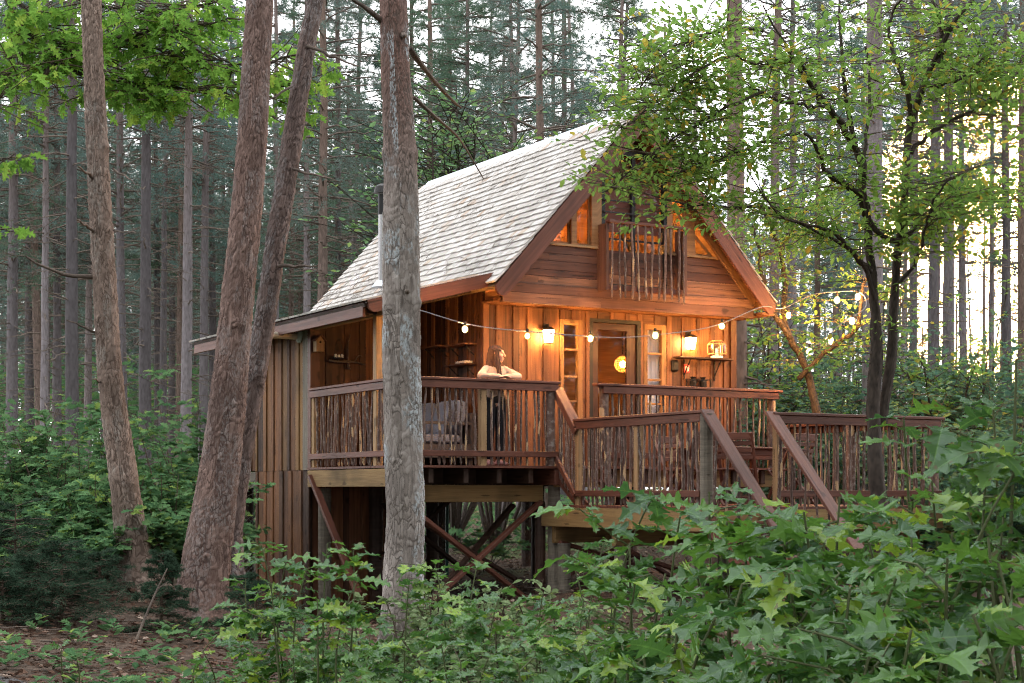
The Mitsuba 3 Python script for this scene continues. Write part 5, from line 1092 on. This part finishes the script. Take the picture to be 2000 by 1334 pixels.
# the sprays before the tower and along the bottom (depth 8 - 12 m)
MIDS = [('oak sapling with bright sunlit leaves in front of the brown tower', [(510, 1060, 10, 560), (560, 1090, 10, 570), (640, 1060, 10, 640), (690, 1075, 10, 660), (480, 1130, 10.3, 560), (600, 1110, 9.8, 600), (530, 1140, 9.6, 560), (700, 1130, 9.6, 690), (620, 1170, 9.5, 620)], .16, 7, 4),
    ('oak sapling in front of the crossed braces under the deck', [(850, 1105, 9.6, 860), (930, 1110, 9.4, 930), (980, 1150, 9.2, 980), (880, 1160, 9.5, 880), (800, 1130, 9.5, 810), (930, 1180, 9.0, 930)], .15, 7, 4),
    ('oak sapling between the braces and the lower deck posts', [(1120, 1100, 8.8, 1130), (1180, 1060, 8.4, 1200), (1060, 1160, 8.6, 1070), (1140, 1170, 8.0, 1150), (1200, 1140, 7.8, 1210), (1020, 1230, 8.2, 1020)], .15, 7, 4),
    ('tiny oak seedling on the litter in front of the big reddish pine', [(420, 1245, 10.5, 425), (470, 1265, 10.3, 450), (400, 1280, 10.2, 420)], .15, 5, 1),
    ('tiny oak seedling beside the gravel at the bottom left', [(150, 1290, 11, 150), (120, 1265, 11.3, 130)], .11, 4, 0),
    ('small oak seedling at the foot of the lichened trunk', [(650, 1215, 11.5, 650), (720, 1240, 11, 720), (690, 1190, 11.5, 690)], .14, 6, 2),
    ('low oak growth at the bottom edge right of the lichened trunk', [(860, 1250, 7.6, 860), (960, 1270, 7.2, 960), (1060, 1265, 7.0, 1060), (790, 1270, 7.8, 790), (1140, 1270, 6.4, 1140), (720, 1280, 7.8, 720), (900, 1290, 6.8, 900), (1010, 1295, 6.6, 1010), (1200, 1300, 6.0, 1200)], .13, 8, 4)]
for lb, st_, ll, per, tw_ in MIDS:
    sapling(lb, 'sapling', [stem_to(a, b, d, e, .06) for a, b, d, e in st_], ll, 'leaf_oak', RL, per, twigs=tw_, twl=.26, r0=.008)
# ---- shrubs with small leaves
def shrub(label, name, c, h, w, nst, nl, size, bsdf, rng, kinds=OVAL, group=None, bark='bark_twig', flat=.5, r0=.010, cat='shrub', top=.35, whorl=0):
    """c = foot; stems fan out to height h and width w; small leaves along side twigs, joined into one part."""
    k = thing(name, label, cat, group); S, C, Y = [], [], []
    for i in range(nst):
        a = rng.uniform(0, 6.283); q = math.sqrt(rng.uniform(0, 1)); e = c + np.array([math.cos(a) * q * w, math.sin(a) * q * w, h * rng.uniform(.6, 1.05) * (1 - .25 * q * q)])
        P = smoothline([c + rng.normal(0, .05, 3) * (1, 1, 0), (c * .45 + e * .55) + rng.normal(0, .06 * h, 3) * (1, 1, .3), e], 8); tt = np.linspace(0, 1, 8)
        S.append(tube(P, r0 * (1.1 - .8 * tt), 5, False, nid()))
        for j in range(max(3, nl // nst // 9)):
            f = rng.uniform(top, 1.0); b = np.array([np.interp(f, tt, P[:, m]) for m in range(3)]); a2 = rng.uniform(0, 6.283); l = h * rng.uniform(.08, .24)
            d = unit([math.cos(a2), math.sin(a2), rng.uniform(-.1, .7)]); t_ = b + d * l
            S.append(tube([b, t_], [r0 * .3, r0 * .15], 3, False, 0))
            for m in range(9):
                u = rng.uniform(.15, 1.05); a3 = rng.uniform(0, 6.283); C.append(b + d * l * u); Y.append(unit(np.array([math.cos(a3), math.sin(a3), rng.uniform(-.45, .35)]) + d * .5))
    C, Y = np.array(C), np.array(Y); N = np.array([0, -.1, 1.0]) + rng.normal(0, flat, C.shape)
    part(k, 'stems', shp(join(S), bark), None, 'stuff')
    part(k, 'foliage', shp(leaves(C, orient(Y, N), size * rng.uniform(.6, 1.25, len(C)), kinds, rng), bsdf), None, 'stuff')
    return k
for i_, (px_, py_, d_, w_, wh) in enumerate([(760, 1120, 11.5, .5, 'around the foot of the lichened trunk'), (850, 1090, 11, .45, 'just right of the lichened trunk'), (940, 1085, 10.8, .45, 'in front of the crossing braces'), (1010, 1130, 10.5, .5, 'left of the two round deck posts'), (1120, 1160, 9.8, .5, 'in front of the lower deck posts'), (1200, 1130, 9.2, .45, 'under the end of the lower deck rim'), (900, 1200, 9.2, .5, 'low down below the braces'), (1030, 1210, 8.6, .5, 'at the bottom in the middle of the picture')]):
    c_ = gpt(px_, d_); h_ = at(px_, py_, d_)[2] - c_[2]
    shrub(f'thin shrub with small pale shiny leaves {wh}', 'honeysuckle_shrub', c_, h_, w_, 11, 900, .062, 'leaf_pale', RL)
# left undergrowth (depth 20 - 32 m)
for i_, (px_, py_, d_, w_, wh) in enumerate([(25, 900, 27, 1.3, 'at the left edge'), (95, 820, 26, 1.2, 'second from the left edge'), (150, 790, 24, 1.1, 'left of the grey brown leaning trunk, tall and loose'), (60, 740, 25, .8, 'thin and tall near the left edge'), (285, 740, 24, 1.1, 'tall and bright between the two big trunks'), (330, 800, 23, 1.2, 'broad between the two big trunks'), (385, 780, 25, 1.0, 'just left of the reddish trunk'), (250, 880, 22, 1.1, 'close behind the grey brown leaning trunk'), (340, 920, 21.5, 1.1, 'low between the two big trunks'), (130, 920, 22.5, 1.2, 'low left of the grey brown leaning trunk'), (40, 980, 21.5, 1.2, 'low at the left edge'), (200, 980, 21, 1.0, 'behind the foot of the grey brown leaning trunk'), (400, 960, 22, .9, 'behind the foot of the reddish trunk'), (440, 880, 26, 1.0, 'behind the leaning slender trunk')]):
    d_ -= 2.6 if px_ < 370 else -1; w_ *= 1 if px_ < 370 else .6; c_ = gpt(px_, d_); h_ = at(px_, py_, d_)[2] - c_[2]
    shrub(f'leafy green hazel like bush {wh}', 'green_bush', c_, h_, w_, 15, 2200, .135, 'leaf_under', RL, LOB, r0=.013)
# right undergrowth (depth 24 - 38 m)
for i_, (px_, py_, d_, w_, wh) in enumerate([(1480, 700, 27, 1.0, 'just right of the cabin corner'), (1540, 640, 29, 1.2, 'behind the glowing bulbs on the left'), (1610, 690, 28, 1.2, 'behind the lowest bulbs'), (1680, 640, 31, 1.3, 'left of the dark forked tree'), (1760, 620, 30, 1.3, 'right of the dark forked tree'), (1830, 640, 28, 1.3, 'third from the right edge'), (1905, 600, 30, 1.3, 'second from the right edge'), (1975, 630, 28, 1.3, 'at the right edge'), (1800, 760, 24, 1.2, 'dark and low behind the far railing'), (1930, 760, 23, 1.2, 'dark and low near the right edge'), (1880, 860, 21, 1.1, 'behind the tall oak sapling'), (1990, 850, 20, 1.1, 'low at the right edge')]):
    c_ = gpt(px_, d_); h_ = at(px_, py_, d_)[2] - c_[2]
    shrub(f'blue green bush {wh}', 'dark_bush', c_, h_, w_, 15, 3300, .125, 'leaf_right', RL, LOB if i_ % 2 else OVAL, r0=.014)
# understorey trees in the bright wood on the right
for px_, py_, d_, w_, nl_, wh in ((1475, 560, 29, 1.2, 2600, 'close behind the right gable foot'), (1570, 590, 33, 1.4, 2600, 'behind the crooked orange lit tree'), (1650, 540, 36, 1.4, 2400, 'behind the stem of the forked tree'), (1765, 560, 31, 1.4, 2600, 'just right of the forked tree'), (1870, 620, 28, 1.3, 2600, 'before the brightest gap in the wood'), (1985, 520, 32, 1.4, 2600, 'at the right edge behind the tall sapling')):
    c_ = gpt(px_, d_); shrub(f'loose light green young tree {wh}', 'young_tree', c_, at(px_, py_, d_)[2] - c_[2], w_, 9, nl_, .12, 'leaf_small', RL, OVAL, None, 'bark_oak', r0=.035, cat='tree', top=.25)
# leafy tree behind the roof, right of the lichened trunk
c_ = gpt(890, 33)
shrub('small leaved green tree behind the roof, right of the lichened trunk', 'beech_tree', c_, at(890, 130, 33)[2] - c_[2], 1.5, 22, 13000, .15, 'leaf_shrub', RL, OVAL, None, 'bark_oak', r0=.05, cat='tree', top=.45)
c_ = gpt(970, 30.5)
shrub('narrow leafy young tree close behind the roof slope', 'beech_tree', c_, at(970, 300, 30.5)[2] - c_[2], 1.1, 12, 3600, .14, 'leaf_shrub', RL, OVAL, None, 'bark_oak', r0=.04, cat='tree', top=.5)
# bits of green under and behind the house
for i_, (px_, py_, d_, h_, w_, wh) in enumerate([(950, 1000, 27.5, .8, .7, 'behind the deck by the fence'), (1040, 980, 28.5, .9, .7, 'behind the round deck posts'), (560, 1040, 24.5, .8, .8, 'beside the tower foot'), (800, 1020, 29, .7, .6, 'behind the lichened trunk, by the fence')]):
    c_ = gpt(px_, d_); shrub(f'small green bush {wh}', 'small_bush', c_, h_, w_, 8, 420, .12, 'leaf_under', RL, LOB)
# low undergrowth far off: stuff
n_ = 15000; dd = RL.uniform(30, 75, n_) ** 1.0; xx = (RL.uniform(-150, 2150, n_) - 1000) / 3172 * dd
hh = RL.uniform(0, 1, n_) ** 1.5 * (.35 + 1.5 * mikit.meshkit.noise(np.stack([xx * .35, dd * .35, 0 * xx], -1)) ** 2)
a_ = RL.uniform(0, 6.283, n_)
m_ = 16000; d2 = RL.uniform(74, 96, m_); x2 = (RL.uniform(-150, 900, m_) - 1000) / 3172 * d2; b_ = RL.uniform(0, 6.283, m_)
xx, dd, hh, a_ = np.concatenate([xx, x2]), np.concatenate([dd, d2]), np.concatenate([hh, RL.uniform(0, 7.0, m_)]), np.concatenate([a_, b_]); n_ += m_
solo('undergrowth', shp(leaves(np.stack([xx, dd, ground(xx, dd) + hh], 1), orient(np.stack([np.cos(a_), np.sin(a_), RL.uniform(-.5, .4, n_)], 1), np.array([0, 0, 1.0]) + RL.normal(0, .5, (n_, 3))), np.concatenate([RL.uniform(.12, .30, n_ - m_), RL.uniform(.25, .55, m_)]), LOB, RL), 'leaf_under'), 'low leafy undergrowth between the far trunks', 'undergrowth', kind='stuff')
# ---- dark young conifers, lower left
def conifer(label, px, d, py, w, rng, group=None):
    c = gpt(px, d); h = at(px, py, d)[2] - c[2]; k = thing('young_yew', label, 'conifer', group)
    part(k, 'trunk', shp(tube([c - Z * .1, c + Z * h * .5, c + Z * h], [.022, .015, .004], 6, True, nid()), 'bark_twig', True))
    S, C, A = [], [], []
    for i in range(int(52 * h + 20)):
        f = rng.uniform(.04, 1); a = rng.uniform(0, 6.283); L = w * (1.05 - .8 * f) * rng.uniform(.6, 1.15)
        d_ = np.array([math.cos(a), math.sin(a), rng.uniform(-.05, .45)]); b = c + Z * h * f; P = np.array([b + d_ * L * t - Z * .18 * L * t * t for t in (0, .5, 1)])
        S.append(tube(P, [.008, .005, .002], 4, False))
        for j in range(11):
            t = rng.uniform(.15, 1.05); q = b + d_ * L * t - Z * .18 * L * t * t; sd = np.cross(unit(d_), Z) * rng.choice((-1, 1)); e = unit(sd * .8 + d_ * .8 + rng.normal(0, .15, 3)); l = L * .35 * rng.uniform(.4, 1)
            S.append(tube([q, q + e * l], [.003, .0015], 3, False))
            for m in range(6): C.append(q + e * l * (m + .5) / 6); A.append(e)
    part(k, 'branches', shp(join(S), 'bark_twig'), None, 'stuff')
    C, A = np.array(C), np.array(A); part(k, 'needles', shp(tuft_mesh(C, A * 1.2, 5, .045, .0055, rng), 'needle_dark'), None, 'stuff')
for px_, d_, py_, w_, lb in ((30, 16.5, 985, .85, 'tallest dark yew at the left edge'), (120, 15.5, 1060, .65, 'dark young yew second from the left edge'), (75, 15.8, 1080, .7, 'short dark yew between two taller ones at the left edge'), (195, 17.2, 1080, .6, 'small dark yew left of the foot of the grey brown leaning trunk'), (315, 15.6, 1080, .45, 'small dark yew between the feet of the two big trunks'), (500, 15.8, 1120, .55, 'dark yew right of the foot of the reddish trunk'), (5, 15.2, 1120, .5, 'low dark yew cut by the left edge of the picture')):
    conifer(lb, px_, d_, py_, w_, RL)
lean_ = thing('leaning_stick', 'thin dead stick leaning against the small yew between the two big trunks', 'stick')
part(lean_, 'shaft', shp(tube(smoothline([at(265, 1255, 14.6), at(290, 1190, 14.8), at(327, 1110, 15)], 10), np.linspace(.014, .005, 10), 6, True, nid(), .06), 'branch_dead', True))
part(lean_, 'twig', shp(tube([at(308, 1150, 14.9), at(330, 1135, 14.95)], [.006, .003], 5), 'branch_dead'))
# ---- leaf litter and twigs on the ground: stuff
n_ = 22000; dd = 9.5 + 24 * RL.uniform(0, 1, n_) ** 1.3; xx = (RL.uniform(-60, 1500, n_) - 1000) / 3172 * dd
a_ = RL.uniform(0, 6.283, n_); lit = leaves(np.stack([xx, dd, ground(xx, dd) + RL.uniform(.012, .05, n_)], 1), orient(np.stack([np.cos(a_), np.sin(a_), RL.normal(0, .25, n_)], 1), np.array([0, 0, 1.0]) + RL.normal(0, .35, (n_, 3))), RL.uniform(.04, .095, n_), LOB + OVAL, RL)
solo('leaf_litter_layer', shp(lit, 'leaf_litter'), 'dry brown leaves strewn over the forest floor', 'leaf litter', kind='stuff')
tw_ = []
for i_ in range(260):
    d_ = RL.uniform(10, 24); p_ = gpt(RL.uniform(-40, 1400), d_) + Z * .03; a = RL.uniform(0, 6.283); l = RL.uniform(.15, .7); e = np.array([math.cos(a), math.sin(a), RL.normal(0, .06)])
    tw_.append(tube([p_, p_ + e * l * .5 + RL.normal(0, .03, 3) * (1, 1, .3), p_ + e * l], [.007, .006, .003], 4, False, nid()))
solo('fallen_twigs', shp(join(tw_), 'branch_dead'), 'thin dead twigs scattered over the forest floor', 'twigs', kind='stuff')
# low leafy cover under the saplings: stuff
def cover(n, px0, px1, d0, d1, h, size, bsdf, kinds, name, label):
    dd = RL.uniform(d0, d1, n); xx = (RL.uniform(px0, px1, n) - 1000) / 3172 * dd; b = RL.uniform(0, 6.283, n)
    hh = h * RL.uniform(0, 1, n) * (.35 + .9 * mikit.meshkit.noise(np.stack([xx * 1.7, dd * 1.1, 0 * xx], -1)))
    solo(name, shp(leaves(np.stack([xx, dd, ground(xx, dd) + .03 + hh], 1), orient(np.stack([np.cos(b), np.sin(b), RL.uniform(-.5, .25, n)], 1), np.array([0, 0, 1.0]) + RL.normal(0, .33, (n, 3))), size * RL.uniform(.6, 1.2, n), kinds, RL), bsdf, True), label, 'ground cover', kind='stuff')
cover(2600, 1080, 2080, 4.2, 9, .75, .155, 'leaf_oak', OAK, 'oak_regrowth', 'dense low oak regrowth under the saplings at lower right')
cover(2200, 560, 1250, 7.0, 12.5, .5, .10, 'leaf_shrub', LOB + OVAL, 'bramble_cover', 'low mixed green leaves along the bottom of the picture')
# ferny seedlings on the litter, joined
n_ = 900; dd = RL.uniform(10, 17, n_); xx = (RL.uniform(0, 1100, n_) - 1000) / 3172 * dd; cl = mikit.meshkit.noise(np.stack([xx * 1.4, dd * 1.4, 0 * xx], -1)) > .66
xx, dd = xx[cl], dd[cl]; cc, yy = [], []
for x_, y_ in zip(xx, dd):
    for j in range(5): a = RL.uniform(0, 6.283); cc.append((x_, y_, 0)); yy.append((math.cos(a), math.sin(a), RL.uniform(.1, .7)))
cc, yy = np.array(cc), np.array(yy); cc[:, 2] = ground(cc[:, 0], cc[:, 1]) + RL.uniform(.03, .14, len(cc))
solo('ground_plants', shp(leaves(cc, orient(yy, np.array([0, 0, 1.0]) + RL.normal(0, .3, cc.shape)), RL.uniform(.06, .14, len(cc)), OVAL + LOB, RL), 'leaf_under'), 'small green seedlings scattered over the litter', 'ground cover', kind='stuff')
# ---------------------------------------------------------------- the forked tree on the right and its leaves
def px_line(pts): return np.array([at(a, b, d) for a, b, d in pts])
def limb(tree, pts, r0, r1, bsdf='bark_oak', name='limb', n=22, pw=1.0):
    P = smoothline(px_line(pts), n); P[1:-1] += RL.normal(0, .010, (n - 2, 3))
    part(tree, name, shp(tube(P, (r1 + (r0 - r1) * np.linspace(1, 0, n) ** pw) * (1 + .05 * RL.standard_normal(n)), 10, True, nid(), .05, RL), bsdf, True)); return P
ft = thing('forked_tree', 'dark slender forked tree right of the cabin, its small yellowish leaves over the gable', 'tree')
FL = [limb(ft, [(1714, 1010, 17.5), (1711, 900, 17.5), (1706, 800, 17.5), (1712, 690, 17.5), (1706, 560, 17.5), (1695, 450, 17.5), (1684, 370, 17.5), (1668, 270, 17.4), (1655, 190, 17.2), (1643, 90, 17.0), (1640, -20, 17.0)], .096, .012, name='trunk', n=40, pw=1.25),
    limb(ft, [(1722, 830, 17.6), (1735, 740, 17.6), (1745, 640, 17.6), (1750, 530, 17.6), (1762, 420, 17.5), (1778, 250, 17.5), (1800, 170, 17.5), (1830, 110, 17.3), (1860, 50, 17.2), (1900, 0, 17.2)], .060, .025),
    limb(ft, [(1778, 250, 17.5), (1772, 180, 17.3), (1755, 130, 17.2), (1735, 60, 17.2), (1760, 0, 17.0)], .035, .012), limb(ft, [(1835, 125, 17.3), (1840, 60, 17.4), (1820, 0, 17.4)], .03, .012),
    limb(ft, [(1690, 420, 17.5), (1650, 360, 17.2), (1620, 340, 17.0), (1600, 300, 16.8), (1570, 260, 16.6)], .04, .015), limb(ft, [(1668, 290, 17.4), (1640, 240, 17.0), (1590, 170, 16.6), (1540, 100, 16.2), (1490, 10, 16.0)], .045, .006),
    limb(ft, [(1700, 530, 17.4), (1655, 480, 17.0), (1620, 450, 16.6), (1540, 430, 16.2), (1480, 335, 16.0)], .03, .004), limb(ft, [(1600, 205, 16.7), (1540, 120, 16.3), (1480, 125, 16.0), (1440, 108, 15.9)], .022, .008),
    limb(ft, [(1712, 600, 17.5), (1640, 475, 17.0), (1540, 425, 16.5), (1460, 330, 16.2)], .028, .004), limb(ft, [(1620, 205, 16.7), (1560, 205, 16.3), (1480, 180, 16.1), (1440, 150, 16.0)], .018, .006),
    limb(ft, [(1545, 410, 16.4), (1450, 405, 16.2), (1380, 402, 16.1), (1330, 398, 16.0)], .015, .006), limb(ft, [(1755, 470, 17.5), (1710, 450, 17.2), (1690, 380, 17.0), (1695, 250, 17.0), (1690, 90, 17.0)], .03, .012),
    limb(ft, [(1745, 500, 17.5), (1790, 440, 17.8), (1850, 400, 18), (1920, 370, 18.2), (1990, 390, 18.4)], .03, .008), limb(ft, [(1745, 560, 17.5), (1810, 440, 17.2), (1830, 380, 17), (1900, 330, 17)], .022, .008),
    limb(ft, [(1780, 300, 17.5), (1850, 240, 17.6), (1930, 200, 17.8), (1999, 110, 18)], .025, .01), limb(ft, [(1800, 170, 17.5), (1880, 150, 17.4), (1950, 60, 17.4)], .02, .008),
    limb(ft, [(1490, 60, 16.0), (1400, 60, 15.8), (1320, 100, 15.6), (1250, 170, 15.5)], .018, .006), limb(ft, [(1490, 180, 16.1), (1400, 220, 15.8), (1320, 270, 15.6), (1240, 330, 15.5), (1180, 375, 15.4)], .018, .005),
    limb(ft, [(1560, 260, 16.6), (1460, 290, 16.2), (1380, 320, 15.9), (1290, 350, 15.7)], .016, .005), limb(ft, [(1440, 108, 15.9), (1360, 140, 15.6), (1280, 200, 15.5), (1210, 250, 15.4)], .014, .005)]
def sprays(tree, lines, n, size, bsdf, spread, rng, per=16, ok=None, kinds=OVAL, name='foliage', tl=.5, flat=.28, bark='bark_twig'):
    """Twigs leaving the limbs, each carrying a flat spray of leaves."""
    S, C, Y = [], [], []
    for i in range(n):
        P = lines[int(rng.integers(0, len(lines)))]; f = rng.uniform(.25, 1) * (len(P) - 1); j = min(int(f), len(P) - 2); b = P[j] + (P[j + 1] - P[j]) * (f - j)
        a = rng.uniform(0, 6.283); L = spread * rng.uniform(.25, 1.1); d = unit([math.cos(a), math.sin(a), rng.uniform(-.25, .4)]); e = b + d * L
        if ok is not None and not ok(e): continue
        S.append(tube([b, (b + e) / 2 + rng.normal(0, .05, 3), e], [.006, .004, .002], 4, False)); h = np.cross(d, Z); h = unit(h)
        for m in range(per):
            u = rng.uniform(.3, 1.05); o = h * rng.normal(0, tl * .38) * (1.1 - u * .5) + Z * rng.normal(0, .045); q = b + d * L * u + o
            C.append(q); Y.append(unit(d * .6 + unit(o + 1e-6) * .8 + rng.normal(0, .35, 3)))
    C, Y = np.array(C), np.array(Y)
    part(tree, name + '_twigs', shp(join(S), bark), None, 'stuff')
    part(tree, name, shp(leaves(C, orient(Y, np.array([0, 0, 1.0]) + rng.normal(0, flat, C.shape)), size * rng.uniform(.6, 1.25, len(C)), kinds, rng), bsdf), None, 'stuff')
    return len(C)
def _ok(e): return e[2] > 3.1 and e[0] > .3 and not (e[0] < 2.55 and e[2] < 4.7) and not (e[0] < .97 and e[2] < 4.95)      # the crown stays clear of the gable
n1 = sprays(ft, FL[2:] + FL[:1] + FL[12:16] * 2, 500, .09, 'leaf_small', 1.15, RL, 22, _ok, tl=.42)
n2 = sprays(ft, FL[-4:], 190, .074, 'leaf_small', .75, RL, 16, _ok, name='gable_spray')
# second small tree, lit by the bulbs
rt_ = thing('small_tree', 'crooked small tree lit orange by the bulbs, behind the right end of the upper deck', 'tree')
RTL = [limb(rt_, [(1598, 840, 24.2), (1590, 780, 24.2), (1565, 700, 24.2), (1540, 655, 24.1), (1532, 610, 24.1), (1533, 560, 24.1), (1527, 500, 24), (1500, 430, 23.8), (1495, 350, 23.8)], .066, .018, name='trunk', n=30),
    limb(rt_, [(1545, 660, 24.1), (1520, 625, 24), (1500, 590, 23.9), (1488, 540, 23.8), (1470, 440, 23.6)], .05, .015), limb(rt_, [(1560, 740, 24.2), (1600, 700, 24), (1640, 668, 23.8), (1672, 645, 23.6), (1680, 600, 23.5), (1700, 540, 23.4)], .042, .02),
    limb(rt_, [(1525, 500, 24), (1550, 440, 24), (1590, 400, 24)], .03, .01)]
sprays(rt_, RTL, 170, .085, 'leaf_small', 1.0, RL, 14)
# ---------------------------------------------------------------- oak boughs, upper left
ob = thing('oak_tree', 'oak boughs with bright green lobed leaves hanging in from the upper left', 'tree')
OB = [limb(ob, [(10, -10, 19.7), (50, 60, 19.7), (90, 95, 19.7), (130, 112, 19.7), (180, 103, 19.9)], .035, .02, name='bough'), limb(ob, [(30, -5, 19.7), (70, 45, 19.7), (95, 70, 19.7), (155, 100, 19.5)], .03, .015, name='bough'), limb(ob, [(75, 150, 19.2), (120, 118, 19.5), (145, 106, 19.7), (225, 92, 19.9), (300, 92, 19.9)], .035, .015, name='bough'),
    limb(ob, [(120, 120, 19.7), (170, 150, 19.8), (260, 162, 19.9), (370, 175, 19.9), (470, 170, 20.0), (580, 170, 20.1)], .026, .012, name='bough'), limb(ob, [(225, 92, 19.9), (300, 60, 19.7), (380, 50, 19.7), (460, 30, 19.7)], .02, .008, name='bough'), limb(ob, [(300, 92, 19.9), (360, 110, 19.7), (430, 120, 19.9), (480, 125, 20.0), (560, 110, 20.0)], .018, .008, name='bough'),
    limb(ob, [(60, 60, 19.7), (40, 120, 19.2), (20, 170, 18.9), (-20, 200, 18.7)], .02, .008, name='bough'), limb(ob, [(260, 162, 19.9), (290, 190, 19.7), (320, 215, 19.7)], .010, .005, name='bough'), limb(ob, [(560, 165, 20.1), (590, 200, 20.0), (610, 245, 20.0)], .012, .005, name='bough'),
    limb(ob, [(-30, 300, 18.7), (10, 310, 18.7), (30, 300, 18.7)], .012, .006, name='bough'), limb(ob, [(-30, 440, 18.7), (15, 450, 18.7), (30, 455, 18.7)], .01, .005, name='bough'), limb(ob, [(100, -20, 19.7), (200, 10, 19.7), (300, 20, 19.7), (420, 5, 19.7)], .02, .01, name='bough')]
C, Y, S = [], [], []
for i_ in range(420):
    w_ = RL.choice(len(OB), p=np.array([1.2, 1, 1.6, 2, 1.4, 1.8, 1.4, .8, .35, .3, .2, 1.4]) / 13.45); P = OB[w_]; j = int(RL.integers(0 if w_ > 8 else 3, len(P))); b = P[j]
    a = RL.uniform(0, 6.283); d = unit([math.cos(a), math.sin(a) * .8, RL.uniform(-.5, .45)]); L = RL.uniform(.15, 1.0) * (.5 if w_ in (7, 8, 9, 10) else 1); e = b + d * L
    S.append(tube([b, (b + e) / 2 + RL.normal(0, .02, 3), e], [.010, .007, .004], 4, False))
    for m in range(int(RL.integers(3, 7))):
        a = RL.uniform(0, 6.283); y = unit(np.array([math.cos(a), math.sin(a), RL.uniform(-1.0, .2)]) + d * .5); C.append(e - d * L * RL.uniform(0, .5) + y * .02); Y.append(y)
C, Y = np.array(C), np.array(Y); M = orient(Y, np.array([0, -.35, .8]) + RL.normal(0, .45, C.shape)); L = .205 * RL.uniform(.6, 1.2, len(C))
part(ob, 'twigs', shp(join(S), 'bark_twig'), None, 'stuff')
_px, _py = 1000 + C[:, 0] / C[:, 1] * 3172, 957 - (C[:, 2] - EYE) / C[:, 1] * 3172
o = np.argsort(-L / C[:, 1] * ((_px > -20) & (_py > -20)))
for i in o[:300]: part(ob, 'leaf', {**leaf_shape('leaf_canopy', int(RL.integers(0, 5)), int(RL.integers(0, 30))), 'to_world': mat4(M[i], C[i], L[i])})
part(ob, 'leaves', shp(leaves(C[o[300:]], M[o[300:]], L[o[300:]], OAK, RL), 'leaf_canopy', True), None, 'stuff')
